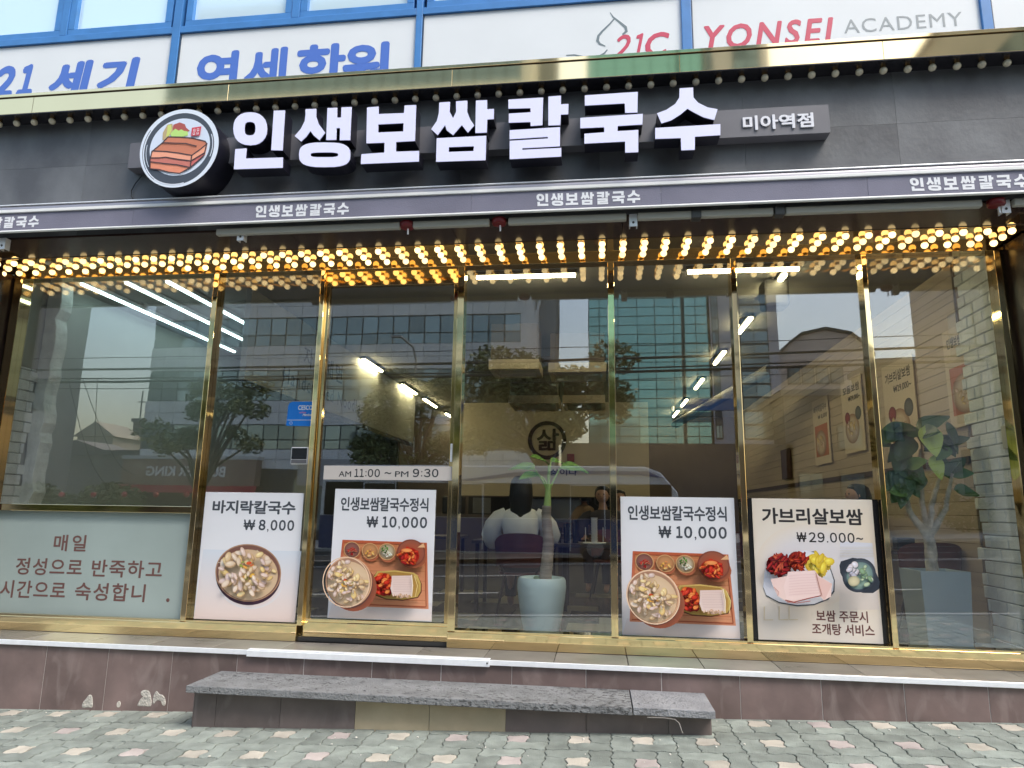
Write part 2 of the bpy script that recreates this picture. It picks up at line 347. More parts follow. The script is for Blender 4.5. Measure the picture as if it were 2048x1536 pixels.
for (y0, y1) in ((-4.6, -4.45), (-27.15, -27)):
    a = -70; b = 70
    kb.add([(a, y0, gz(a)-.15), (b, y0, gz(b)-.15), (b, y1, gz(b)-.15), (a, y1, gz(a)-.15), (a, y0, gz(a)), (b, y0, gz(b)), (b, y1, gz(b)), (a, y1, gz(a))],
           [(0,3,2,1),(4,5,6,7),(0,1,5,4),(1,2,6,5),(2,3,7,6),(3,0,4,7)])
tag(obj("kerb", kb, CONC, keep=True), "granite kerb edging the road", kind="structure")
tag(obj("far_sidewalk", sheet_strip(-70, 70, -39.9, -27.15, 0), mat("far_paving", (.42, .42, .40), .9, var=.15, scale=1), keep=True), "far pavement in front of the opposite buildings", kind="structure")

# near pavement: pinwheel of wavy green pavers round small pink and cream ones
pave = tag(obj("pavement", sheet_strip(-70, 70, -4.45, -.30, -.012), JOINT, keep=True), "tilted sidewalk of wavy green pavers with small pink and cream inserts", kind="structure")
U = .1313
def wavy(x0, y0, nx, ny, seg=4, g=.0036, top=0., h=.012):
    """rectangle nx by ny units with S-shaped edges (shared wave so that neighbours interlock)"""
    A = .0105; pts = []
    def e(x, y, horiz, t):
        s = math.sin(2*math.pi*t)
        return s*A
    def ph(k): return 1 if (k % 2) == 0 else -1
    ix, iy = round(x0/U), round(y0/U)
    for i in range(nx*seg): t = i/seg; pts.append((x0+t*U, y0+ph(ix+int(t)+iy)*A*math.sin(2*math.pi*(t % 1))))
    for i in range(ny*seg): t = i/seg; pts.append((x0+nx*U+ph(ix+nx+iy+int(t))*A*math.sin(2*math.pi*(t % 1)), y0+t*U))
    for i in range(nx*seg): t = nx-i/seg; pts.append((x0+t*U, y0+ny*U+ph(ix+int(t-1e-6)+iy+ny)*A*math.sin(2*math.pi*(t % 1))))
    for i in range(ny*seg): t = ny-i/seg; pts.append((x0+ph(ix+iy+int(t-1e-6))*A*math.sin(2*math.pi*(t % 1)), y0+t*U))
    cx = x0+nx*U/2; cy = y0+ny*U/2; W = nx*U/2; H = ny*U/2
    pts = [(cx+(p[0]-cx)*(1-g/W), cy+(p[1]-cy)*(1-g/H)) for p in pts]
    return pts
PG = mat("green_paver", (.222, .248, .222), .9, var=.24, scale=8, bump=.6, bscale=110, rnd=.20)
PP = mat("pink_paver", (.41, .355, .335), .9, var=.22, scale=6, bump=.5, bscale=110, rnd=.12)
PC = mat("cream_paver", (.43, .395, .335), .9, var=.22, scale=6, bump=.5, bscale=110, rnd=.12)
def paver_mesh(nx, ny, parity, m):
    mb = MB(); px = (parity % 2)*U
    pts = wavy(px, 0, nx, ny); n = len(pts)
    cx, cy = px+nx*U/2, ny*U/2
    inn = [(cx+(p[0]-cx)*.955, cy+(p[1]-cy)*.955) for p in pts]
    mb.add([(p[0]-px, p[1], -.014) for p in pts] + [(p[0]-px, p[1], -.0025) for p in pts] + [(p[0]-px, p[1], 0) for p in inn],
           [(i, (i+1) % n, n+(i+1) % n, n+i) for i in range(n)] + [(n+i, n+(i+1) % n, 2*n+(i+1) % n, 2*n+i) for i in range(n)] + [tuple(2*n+i for i in range(n))])
    me = bpy.data.meshes.new("paver"); me.from_pydata(mb.v, [], mb.f); me.materials.append(m); me.update()
    return me
PM = {}
def pm_(nx, ny, par, m):
    k = (nx, ny, par % 2, m.name)
    if k not in PM: PM[k] = paver_mesh(nx, ny, par, m)
    return PM[k]
PIN = [(1, 0, 2, 1), (2, 1, 1, 2), (0, 2, 2, 1), (0, 0, 1, 2)]
rng = random.Random(4)
tilt = math.atan(.036)
far_mb = {PG.name: MB(), PP.name: MB(), PC.name: MB()}
YT = -.455-2*U           # lattice origin so that an insert row falls at y = -.66
XO = -.129-U*1.5
def place(nx, ny, ix, iy, m, part):
    par = (ix+iy) % 2
    x = XO+ix*U; y = YT+iy*U
    me = pm_(nx, ny, par, m)
    dz = rng.uniform(-.0015, .0022)
    if part:
        nm = "paver"
        o = raw(nm, me, pave, (x, y, gz(x)+dz)); o.rotation_euler = (rng.uniform(-.006, .006), -tilt, 0)
    else:
        b = far_mb[m.name]; b.add([(v.co.x+x, v.co.y+y, v.co.z+gz(v.co.x+x)+dz) for v in me.vertices], [tuple(p.vertices) for p in me.polygons])
for cx in range(-20, 12):
    for cy in range(-9, 1):
        ix, iy = cx*3, cy*3
        x = XO+ix*U; y = YT+iy*U
        near = cy >= -2 and -14 <= cx <= 8
        for (dx, dy, nx, ny) in PIN:
            if y+(dy+ny)*U > -.30 or y+dy*U < -4.44: continue
            if cy < -11 and False: continue
            place(nx, ny, ix+dx, iy+dy, PG, near)
        if -4.44-U < y and y+2*U < -.42:
            place(1, 1, ix+1, iy+1, PP if rng.random() < .3 else PC, near)
for k, b in far_mb.items():
    if b.v: obj("distant_pavers", b, MATS[k], pave)["kind"] = "stuff"

# ================================================================== BUILDING SHELL
WX0, WX1 = -6.3, 4.1
TILE = veined("brown_porcelain_tile", (.170, .122, .114), (.28, .225, .21), .34, .12)
GROUT = mat("tile_grout", (.62, .59, .57), .9)
LEDGE = mat("ledge_tile", (.26, .24, .215), .16, var=.22, scale=2.5, bump=.03, rnd=.08)
ALU = mat("brushed_aluminium", (.86, .88, .92), .35, .25, var=.05, scale=20)
wall = tag(obj("plinth_wall", B(WX0, WX1, -.4222, -.02, -.25, .53), GROUT), "low tiled plinth wall under the shop windows", kind="structure")
sx = [-6.42, -5.895, -5.367, -4.839, -4.311, -3.782, -3.249, -2.721, -2.192, -1.665, -1.144, -.625, -.094, .432, .963, 1.5, 2.031, 2.556, 3.084, 3.612, 4.14]
for a, b in zip(sx[:-1], sx[1:]):
    obj("tile", B(a+rng.uniform(.0018, .0032), b-rng.uniform(.0018, .0032), -.4250, -.4224, -.2, .528), TILE, wall)
    obj("tile", B(a+.30+.0025, b+.30-.0025, -.436, -.066, .5305, .566+rng.uniform(-.0008, .0008)), LEDGE, wall, bevel=.002, bseg=1)
obj("edge_trim", B(WX0, WX1, -.448, -.4365, .531, .5665), ALU, wall, bevel=.002, bseg=1)
e2 = MB().box(-2.634, -.783, -.462, -.4485, .522, .566)
e2.box(-2.634, -.783, -.4485, -.405, .567, .573)
guard = tag(obj("step_nosing", e2, ALU, bevel=.002, bseg=1), "short aluminium nosing strip screwed to the ledge below the door", "metal strip")
obj("screw", MB().ball((-.80, -.4625, .548), .007, 8, 6), mat("dark_screw", (.08, .08, .08), .5, .7), guard)
# broken mortar patches at the foot of the wall
PLAS = mat("broken_plaster", (.50, .47, .42), .95, var=.2, scale=20, bump=.6, bscale=60)
def patch(pts, label):
    for _ in range(2): pts = [q for i in range(len(pts)) for q in ((pts[i][0]*.75+pts[(i+1) % len(pts)][0]*.25, pts[i][1]*.75+pts[(i+1) % len(pts)][1]*.25), (pts[i][0]*.25+pts[(i+1) % len(pts)][0]*.75, pts[i][1]*.25+pts[(i+1) % len(pts)][1]*.75))]
    c = (sum(p[0] for p in pts)/len(pts), sum(p[1] for p in pts)/len(pts))
    mb = MB(); n = len(pts)
    inn = [(c[0]+(p[0]-c[0])*.86, c[1]+(p[1]-c[1])*.86) for p in pts]
    mb.add([(p[0], -.4245, p[1]) for p in pts]+[(p[0], -.4275, p[1]) for p in inn], [(i, (i+1) % n, n+(i+1) % n, n+i) for i in range(n)]+[tuple(n+i for i in range(n))])
    return tag(obj("plaster_patch", mb, PLAS), label, "plaster patch", "patches of bare plaster at the foot of the wall")
patch([(-3.50, .12), (-3.44, .125), (-3.385, .12), (-3.375, .15), (-3.39, .20), (-3.405, .235), (-3.44, .246), (-3.475, .235), (-3.482, .21), (-3.45, .195), (-3.475, .18), (-3.49, .15)], "larger white bare patch, left half of the flower-shaped pair")
patch([(-3.372, .13), (-3.35, .165), (-3.325, .175), (-3.30, .165), (-3.285, .13), (-3.262, .14), (-3.268, .185), (-3.295, .215), (-3.325, .215), (-3.345, .24), (-3.36, .235), (-3.378, .19)], "curled white bare patch, right half of the flower-shaped pair")
patch([(-3.955, .085), (-3.90, .095), (-3.86, .09), (-3.865, .135), (-3.878, .185), (-3.905, .19), (-3.925, .16), (-3.955, .125)], "small beige bare patch standing alone on the left")
patch([(-3.665, .105), (-3.635, .105), (-3.632, .145), (-3.65, .155), (-3.668, .14)], "tiny pale chip between the beige and white patches")

# black stone step
STEP = veined("riser_tile", (.155, .125, .118), (.23, .195, .185), .45, .08)
CREAM = mat("cream_riser_tile", (.50, .42, .29), .5, var=.16, scale=5, bump=.08, col2=(.40, .33, .22))
BAS = pitted("basalt_slab", (.185, .19, .195), (.085, .086, .088), .8, 46., .262)
BAS2 = pitted("smooth_basalt_slab", (.245, .25, .265), (.17, .175, .18), .6, 70., .36)
step = thing("entrance_step", "long entrance step with dark basalt slabs over brown and cream tiles", "step", (-1.05, -.60, .15))
obj("core", B(-2.815, .70, -.775, -.44, -.05, .345), mat("step_mortar", (.3, .29, .27), .95, var=.2, scale=12, bump=.4), step)
rs = [-2.822, -2.66, -2.187, -1.652, -1.135, -.618, -.088, .438, .703]
for i, (a, b) in enumerate(zip(rs[:-1], rs[1:])):
    obj("tile", B(a+.0015, b-.0015, -.785, -.776, 0, .338), CREAM if i in (3, 4) else STEP, step)
obj("tile", B(.701, .71, -.783, -.437, 0, .338), STEP, step)
obj("tile", B(-2.831, -2.823, -.783, -.437, 0, .338), STEP, step)
obj("mortar_bed", B(-2.825, .712, -.80, -.437, .3395, .357), mat("bed_mortar", (.27, .27, .25), .9, var=.2, scale=8, bump=.5), step)
obj("slab", B(-2.84, .206, -.882, -.4265, .3585, .405), BAS, step, bevel=.004)
obj("slab", B(.213, .722, -.878, -.4265, .361, .407), BAS2, step, bevel=.003)
tag(obj("bent_rod", MB().tube([(.30, -.882, .352), (.40, -.886, .356), (.47, -.895, .352), (.493, -.915, .338), (.505, -.93, .30), (.512, -.934, .285)], .0038, 8), mat("rusty_grey_wire", (.20, .185, .17), .7, .3), smooth=True), "bent grey metal rod poking from the mortar at the right end", "rod")

# pillars either side of the glazing
DARK = mat("dark_brown_panel", (.026, .017, .016), .22, var=.3, scale=2, bump=.02)
tag(obj("side_pillar", B(-6.3, -5.475, -.30, .1, .567, 3.75), DARK), "dark brown pillar panel beside the big left window", "pillar", "pillars framing the shopfront")
tag(obj("side_pillar", B(3.20, 4.1, -.30, .1, .567, 3.75), DARK), "dark brown pillar panel beside the fig tree window", "pillar", "pillars framing the shopfront")

# ================================================================== SHOPFRONT GLAZING
front = thing("shopfront", "glazed shopfront of tall panes between polished gold posts", "shopfront", (-1.1, 0, .567))
posts = [(-5.455, -5.37), (-3.445, -3.397), (-2.43, -2.388), (-1.187, -1.128), (.095, .148), (1.10, 1.144), (2.125, 2.165), (3.12, 3.165)]
for a, b in posts:
    obj("post", B(a, b, -.062, .06, .69, 3.712), GOLD, front, bevel=.003)
obj("bottom_rail", B(-5.47, -2.43, -.066, .06, .568, .685), GOLD, front, bevel=.004)
obj("bottom_rail", B(-1.187, 3.195, -.066, .06, .568, .685), GOLD, front, bevel=.004)
obj("threshold", B(-2.429, -1.188, -.03, .06, .568, .60), mat("dark_threshold", (.04, .04, .04), .4), front)
obj("rail_lip", B(-5.37, -3.445, -.058, .05, .6855, .70), GOLD, front)
for a, b in ((-3.397, -2.43), (-1.128, .095), (.148, 1.10), (1.144, 2.125), (2.165, 3.12)):
    obj("rail_lip", B(a, b, -.058, .05, .6855, .70), GOLD, front)
obj("head_rail", B(-5.47, 3.195, -.063, .06, 3.7125, 3.772), GOLD2, front, bevel=.003)
obj("middle_rail", B(-5.37, -3.445, -.055, .05, 1.567, 1.625), GOLD, front, bevel=.003)
obj("window_pane", B(-5.37, -3.445, -.005, .005, 1.625, 3.7125), GLASS, front)
for a, b in ((-3.397, -2.43), (-1.128, .095), (.148, 1.10), (1.144, 2.125), (2.165, 3.12)):
    obj("window_pane", B(a, b, -.005, .005, .70, 3.7125), GLASS, front)
FR = mat("frosted_film", (.33, .395, .375), .38, var=.13, scale=.9, spec=.6)
obj("frosted_pane", B(-5.37, -3.445, -.005, .005, .70, 1.567), FR, front)
BRN = mat("brown_vinyl_letters", (.16, .075, .065), .5)
fr = tag(text("window_lettering", "매일", -4.731, -4.421, 1.225, 1.366, -.0062, BRN, bold=.022, spacing=1.25), "brown vinyl lettering on the frosted pane, short top line", "lettering", "brown lines on the frosted pane")
for w_, a, b, z0, z1, lab in (("정성으로", -5.065, -4.429, 1.018, 1.163, "middle line, first word"), ("반죽하고", -4.340, -3.685, 1.018, 1.163, "middle line, second word"),
                              ("시간으로", -5.185, -4.56, .822, .970, "lowest line, first word"), ("숙성합니", -4.47, -3.818, .822, .970, "lowest line, second word")):
    tag(text("window_lettering", w_, a, b, z0, z1, -.0062, BRN, bold=.02, spacing=1.12), "brown vinyl lettering on the frosted pane, "+lab, "lettering", "brown lines on the frosted pane")
tag(obj("full_stop", MB().ball((-3.606, -.006, .846), .016, 14, 8, 1, .08, 1), BRN), "lone dark full stop left on the frosted pane", "lettering")

# sliding door
door = thing("sliding_door", "glass sliding door with gold frame and opening hours strip", "door", (-1.79, 0, .60))
obj("bottom_rail", B(-2.388, -1.187, -.028, .03, .602, .715), GOLD, door, bevel=.003)
obj("bottom_rail_lip", B(-2.388, -1.187, -.020, .022, .7155, .742), GOLD, door, bevel=.003)
obj("top_rail", B(-2.388, -1.187, -.028, .03, 3.57, 3.712), GOLD2, door, bevel=.003)
obj("stile", B(-2.388, -2.352, -.025, .025, .742, 3.57), GOLD2, door, bevel=.002)
obj("stile", B(-1.223, -1.187, -.025, .025, .742, 3.57), GOLD2, door, bevel=.002)
obj("glass_pane", B(-2.352, -1.223, -.005, .005, .742, 3.57), GLASS, door)
obj("lock", B(-1.21, -1.192, -.05, -.026, 2.02, 2.17), ALU, door, bevel=.003)
LBLK = mat("printed_black", (.028, .030, .036), .55)
hs = tag(obj("hours_strip", B(-2.297, -1.192, -.036, -.031, 1.866, 1.982), mat("hours_strip_vinyl", (.66, .60, .56), .45), bevel=.001, bseg=1), "pale strip with opening hours stuck across the sliding door", "sticker")
for s, a, b, z0, z1, bo in (("AM", -2.163, -2.055, 1.89, 1.937, .008), ("11:00", -2.03, -1.80, 1.889, 1.957, .02), ("~", -1.765, -1.708, 1.915, 1.932, .012), ("PM", -1.675, -1.56, 1.893, 1.94, .008), ("9:30", -1.53, -1.30, 1.892, 1.962, .02)):
    (digits if s[0].isdigit() else text)("lettering", s, a, b, z0, z1, -.0368, LBLK, hs, bold=bo)
# small things stuck to the glass
st = tag(obj("security_sticker", MB().prism([[(-2.673, 2.325), (-2.432, 2.32), (-2.438, 2.535), (-2.63, 2.535), (-2.655, 2.525), (-2.668, 2.50)]], -.012, -.0055), mat("bright_blue_plastic", (.01, .21, .74), .4)), "bright blue rounded pest control sticker on the narrow pane", "sticker")
WHT = mat("white_ink", (.85, .87, .9), .5)
text("lettering", "CESCO", -2.575, -2.445, 2.462, 2.503, -.0128, WHT, st, bold=.03)
text("lettering", "white", -2.56, -2.50, 2.432, 2.450, -.0128, mat("pink_ink", (.75, .25, .45), .5), st, bold=.01, shear=.3)
text("lettering", "Member", -2.53, -2.445, 2.408, 2.430, -.0128, WHT, st, bold=.03, shear=.4)
obj("line", B(-2.668, -2.436, -.0134, -.0125, 2.372, 2.376), WHT, st)
obj("badge", MB().tube([(-2.630+.012*math.cos(t*.4), -.0128, 2.347+.012*math.sin(t*.4)) for t in range(17)], .0016, 5), WHT, st)
kp = tag(obj("door_keypad", B(-2.602, -2.446, -.035, -.0055, 1.99, 2.14), mat("keypad_white_rim", (.8, .8, .82), .35), bevel=.012, bseg=3), "small black keypad with a white rim on the narrow pane", "keypad")
obj("screen", B(-2.592, -2.456, -.038, -.0355, 2.035, 2.13), mat("keypad_black_glass", (.01, .01, .012), .08), kp, bevel=.006)
obj("card_slot", B(-2.592, -2.456, -.038, -.0355, 2.0, 2.03), mat("keypad_grey", (.12, .12, .13), .5), kp)

# ================================================================== BULB SOFFIT, DARK SOFFIT
BULB = mat("lit_bulb", (1, .8, .5), .3, emis=(1, .72, .32), estr=1.1, rnd=.22)
BULBOFF = mat("unlit_bulb", (.62, .56, .42), .12, var=.1, scale=8, spec=.8)
SOCK = mat("brass_socket", (.7, .45, .18), .2, 1)
sof = thing("bulb_soffit", "mirrored gold soffit set with three rows of glowing bulbs", "light fitting", (-1.1, -.2, 3.79))
obj("soffit_panel", B(-6.0, 3.6, -.446, -.0635, 3.762, 3.78), GOLD2, sof)
def bulb_mesh(m, r=.0265):
    mb = MB().lathe([(.001, -r*1.12)]+[(r*math.sin(a), -r*1.0*math.cos(a)-r*.12) for a in [math.pi*i/10 for i in range(1, 8)]]+[(r*.5, r*.75)], 0, 0, 14)
    me = bpy.data.meshes.new("bulb"); me.from_pydata(mb.v, [], mb.f); me.materials.append(m); me.update()
    for p in me.polygons: p.use_smooth = True
    return me
bm_on, bm_off = bulb_mesh(BULB), bulb_mesh(BULBOFF, .0265)
sk = MB().lathe([(.019, -.022), (.02, 0), (.022, .004)], 0, 0, 12); skm = bpy.data.meshes.new("socket"); skm.from_pydata(sk.v, [], sk.f); skm.materials.append(SOCK); skm.update()
o0 = ORG[sof.name]
for i in range(54):
    for j, yy in enumerate((-.405, -.285, -.165)):
        x = 3.07-.1678*(i-1)
        if i == 0 and j != 0: continue
        if x < -5.75: continue
        b = raw("bulb", bm_off if (i, j) == (48, 0) else bm_on, sof, (x-o0.x, yy-o0.y, 3.735-o0.z))
        raw("socket", skm, b, (0, 0, .022))
SOFF = mat("dark_soffit_sheet", (.055, .034, .030), .16, var=.3, scale=1.5, bump=.04, bscale=3)
ds = thing("canopy_underside", "dark brown glossy underside panels of the sign canopy", "canopy", (-1.1, -.67, 3.755))
for a in range(8):
    obj("panel", B(-6.3+a*1.3+.002, -6.3+(a+1)*1.3-.002, -.85, -.4512, 3.757, 3.775), SOFF, ds)
obj("gold_edge", B(-6.3, 4.1, -.4508, -.4465, 3.751, 3.778), GOLD2, ds)
obj("corner_trim", B(-5.9, -5.0, -.62, -.50, 3.7505, 3.7565), GOLD, ds)
obj("corner_trim", B(2.98, 3.6, -.66, -.50, 3.7505, 3.7565), GOLD, ds)

# ================================================================== FASCIA, SIGN
FAS = mat("dark_fascia_tile", (.078, .080, .088), .42, var=.42, scale=2.2, bump=.10, bscale=30, rnd=.12, col2=(.17, .18, .19), stretch=(1, 1, .7))
fas = thing("sign_fascia", "charcoal stone fascia carrying the shop sign", "fascia", (-1.1, -.84, 3.80))
obj("backing", B(-6.3, 4.1, -.842, -.03, 3.80, 5.0), mat("fascia_core", (.03, .03, .032), .8), fas)
x = -6.3
for i in range(10):
    x1 = min(4.1, x+1.055); obj("panel", B(x+.0008, x1-.0008, -.85, -.8425, 3.776, 4.388), FAS, fas)
    obj("panel", B(x+.0008, x1-.0008, -.85, -.8425, 4.3895, 4.80), FAS, fas); x = x1
BAND = thing("gold_coping", "mirror gold coping band with a row of unlit bulbs beneath", "coping", (-1.1, -.95, 4.80))
for a, b in ((-6.3, -4.62), (-4.62, -2.9), (-2.9, -1.08), (-1.08, .62), (.62, 2.03), (2.03, 4.1)):
    obj("band_panel", B(a+.0008, b-.0008, -1.0, -.9, 4.803, 4.945), GOLD, BAND, bevel=.0015, bseg=1)
obj("shadow_gap", B(-6.3, 4.1, -.985, -.9, 4.945, 4.958), mat("gap_brown", (.06, .045, .04), .5), BAND)
obj("top_strip", B(-6.3, 4.1, -1.004, -.3, 4.958, 4.985), GOLD, BAND, bevel=.002, bseg=1)
obj("under_panel", B(-6.3, 4.1, -.999, -.8505, 4.796, 4.8028), mat("black_under_panel", (.022, .021, .027), .2), BAND)
o1 = ORG[BAND.name]
for i in range(53):
    x = 2.866-.1634*(i-3)
    b = raw("bulb", bm_off, BAND, (x-o1.x, -.93-o1.y, 4.764-o1.z)); raw("socket", skm, b, (0, 0, .036))

sign = thing("shop_sign", "projecting white Korean letters with a round food emblem on a grey bar", "sign", (-1.0, -.95, 4.29))
BARM = mat("grey_sign_bar", (.14, .14, .16), .45, var=.08, scale=3)
LSIDE = mat("letter_side_navy", (.012, .012, .022), .35)
LFACE = mat("letter_face_acrylic_glow", (.70, .71, .92), .35, emis=(.62, .64, 1.0), estr=.08)  # faint glow added to brighten the white acrylic faces; they are no lamps
obj("backing_bar", B(-3.735, 1.652, -.948, -.851, 4.289, 4.510), BARM, sign, bevel=.002, bseg=1)
for k in ("in", "saeng", "bo", "ssam", "kal", "guk", "su"):
    body = MB(); face = MB()
    for poly in GLYPH[k]:
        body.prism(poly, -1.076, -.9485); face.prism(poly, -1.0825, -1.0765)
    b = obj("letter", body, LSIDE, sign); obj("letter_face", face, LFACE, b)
text("small_lettering", "미아역점", 1.055, 1.541, 4.335, 4.448, -.9535, mat("small_letter_white", (.75, .76, .82), .4), sign, bold=.035, extrude=.004)

class Art:
    """flat printed artwork: overlapping shapes on hair-thin ink layers"""
    def __init__(s, fmap, y, eps=.00022): s.m = MB(); s.m.c = []; s.f = fmap; s.y = y; s.k = 0; s.eps = eps
    def _p(s, p, k): q = s.f(p[0], p[1]); return (q[0], s.y-k*s.eps, q[1])
    def poly(s, pts, col, col2=None):
        s.k += 1; c = lin(col)
        tri = MG.tessellate_polygon([[Vector((p[0], p[1], 0)) for p in pts]])
        q = [s._p(p, s.k) for p in pts]; fs = []
        for t in tri:
            a, b, d = [q[i] for i in t]; cr = (b[0]-a[0])*(d[2]-a[2])-(b[2]-a[2])*(d[0]-a[0])
            if abs(cr) < 1e-10: continue
            fs.append(tuple(t) if cr > 0 else tuple(reversed(t)))
        s.m.add(q, fs)
        if col2:
            ys = [p[1] for p in pts]; y0, y1 = min(ys), max(ys); c2 = lin(col2)
            s.m.c += [tuple(a+(b-a)*((p[1]-y0)/(y1-y0+1e-9)) for a, b in zip(c, c2)) for p in pts]
        else: s.m.c += [c]*len(pts)
        return s
    def disc(s, cx, cy, rx, ry, cin, cout=None, rot=0., n=20, off=(0, 0), mid=None):
        s.k += 1; ci = lin(cin); co = lin(cout or cin); cr, sr = math.cos(rot), math.sin(rot)
        rings = [(0, ci), (.62, lin(mid) if mid else tuple((a*.7+b*.3) for a, b in zip(ci, co))), (1, co)]
        vs = []; cs = []
        vs.append(s._p((cx+off[0], cy+off[1]), s.k)); cs.append(ci)
        for rr, c in rings[1:]:
            for i in range(n):
                t = -2*math.pi*i/n; a = rx*rr*math.cos(t); b = ry*rr*math.sin(t)
                ox, oy = off[0]*(1-rr), off[1]*(1-rr)
                vs.append(s._p((cx+ox+a*cr-b*sr, cy+oy+a*sr+b*cr), s.k)); cs.append(c)
        fs = [(0, 1+i, 1+(i+1) % n) for i in range(n)] + [(1+i, 1+n+i, 1+n+(i+1) % n, 1+(i+1) % n) for i in range(n)]
        s.m.add(vs, fs); s.m.c += cs; return s
    def stroke(s, pts, wd, col):
        """ribbon along a polyline"""
        L, Rr = [], []
        for i, p in enumerate(pts):
            a = pts[max(i-1, 0)]; b = pts[min(i+1, len(pts)-1)]; dx, dy = b[0]-a[0], b[1]-a[1]; l = math.hypot(dx, dy) or 1
            ww = wd[i] if isinstance(wd, list) else wd
            L.append((p[0]-dy/l*ww/2, p[1]+dx/l*ww/2)); Rr.append((p[0]+dy/l*ww/2, p[1]-dx/l*ww/2))
        s.k += 1; c = lin(col); n = len(pts)
        q = [s._p(p, s.k) for p in L+Rr]; fs = []
        for i in range(n-1):
            f = (i, i+1, n+i+1, n+i); a, b, d = q[f[0]], q[f[1]], q[f[2]]
            cr = (b[0]-a[0])*(d[2]-a[2])-(b[2]-a[2])*(d[0]-a[0]); fs.append(f if cr > 0 else tuple(reversed(f)))
        s.m.add(q, fs); s.m.c += [c]*(2*n); return s
    def ring(s, cx, cy, rx, ry, wd, col, n=40, t0=0, t1=2*math.pi):
        return s.stroke([(cx+rx*math.cos(t0+(t1-t0)*i/n), cy+ry*math.sin(t0+(t1-t0)*i/n)) for i in range(n+1)], wd, col)
INK = attr_mat("printed_ink", .5, .35)
# round emblem
CX, CZ, RX, RZ = -3.190, 4.345, .325, .329
emb = MB().lathe([(.001, 0), (.325, 0), (.325, .26), (.001, .26)], 0, 0, 64)
eb = MB(); eb.v = [(CX+v[0], -1.11+v[2], CZ+v[1]*RZ/.325) for v in emb.v]; eb.f = emb.f
lg = obj("emblem_drum", eb, LSIDE, sign, smooth=True)
A_ = Art(lambda x, y: (CX+(x-397)/320*RX, CZ+(470-y)/317*RZ), -1.1105, .0003)
A_.disc(397, 470, 320, 317, (222, 232, 246), n=64)
A_.disc(397, 475, 284, 290, (74, 82, 94), n=48)
A_.disc(402, 462, 245, 232, (214, 226, 244), n=48)
A_.ring(397, 472, 296, 300, 5, (96, 104, 116), t0=2.2, t1=3.7); A_.ring(392, 482, 285, 280, 7, (230, 236, 248), t0=1.3, t1=2.6)
A_.ring(400, 470, 270, 262, 6, (224, 232, 246), t0=5.9, t1=6.6); A_.ring(392, 474, 262, 268, 5, (214, 224, 240), t0=2.6, t1=3.3)
A_.poly([(255, 400), (250, 340), (280, 275), (320, 268), (330, 300), (345, 330), (300, 372), (265, 402)], (190, 170, 130))
A_.poly([(285, 280), (312, 276), (322, 320), (305, 370), (280, 372), (285, 330)], (205, 215, 120))
A_.poly([(330, 278), (380, 262), (425, 280), (440, 310), (472, 335), (440, 352), (400, 335), (360, 330), (330, 318)], (176, 92, 86))
A_.poly([(322, 340), (350, 312), (380, 330), (400, 320), (425, 335), (455, 340), (462, 372), (400, 385), (330, 378), (315, 360)], (188, 226, 130))
A_.poly([(185, 480), (262, 420), (300, 375), (470, 390), (600, 425), (628, 450), (618, 540), (510, 640), (430, 675), (340, 665), (185, 628), (172, 560)], (232, 148, 118))
A_.poly([(190, 482), (265, 424), (302, 380), (470, 394), (600, 428), (618, 452), (510, 535), (400, 512), (300, 494)], (206, 130, 102))
A_.poly([(184, 490), (300, 498), (400, 518), (508, 540), (508, 578), (400, 560), (290, 546), (180, 538)], (244, 170, 142))
A_.poly([(176, 548), (290, 550), (400, 566), (506, 584), (506, 634), (400, 606), (300, 590), (180, 572)], (204, 124, 112))
A_.poly([(516, 540), (616, 456), (616, 520), (516, 580)], (240, 168, 138)); A_.poly([(516, 586), (614, 526), (612, 545), (516, 632)], (210, 116, 112))
OUT = (76, 62, 66)
for pl in ([(190, 482), (262, 420), (300, 377), (400, 384), (500, 398), (608, 430), (628, 455)], [(182, 484), (300, 496), (400, 514), (512, 538)], [(512, 538), (570, 498), (622, 455)],
           [(182, 484), (174, 560), (184, 630)], [(178, 542), (250, 545), (300, 542), (400, 564), (506, 582)], [(180, 574), (300, 594), (400, 608), (508, 636)], [(184, 630), (260, 640), (340, 665), (430, 680), (512, 636), (612, 545), (624, 455)],
           [(512, 538), (512, 636)], [(514, 582), (614, 524)], [(262, 424), (350, 432), (450, 440), (545, 468)]):
    A_.stroke(pl, 9, OUT)
A_.poly([(490, 315), (566, 308), (562, 382), (490, 384)], (206, 78, 92))
for (x0, y0) in ((502, 326), (532, 323), (502, 354), (532, 352)):
    A_.ring(x0+10, y0+9, 8, 8, 3.5, (240, 226, 232), n=8); A_.stroke([(x0+2, y0+20), (x0+22, y0+19)], 3.5, (240, 226, 232))
obj("emblem_print", A_.m, INK, lg)
tag(obj("sign_cable", MB().tube([(-3.66, -.865, 4.27), (-3.715, -.862, 4.20), (-3.742, -.862, 4.14), (-3.735, -.862, 4.09), (-3.70, -.862, 4.04)], .004, 6), mat("black_cable", (.02, .02, .02), .5), smooth=True), "thin black cable looping below the round emblem", "cable")

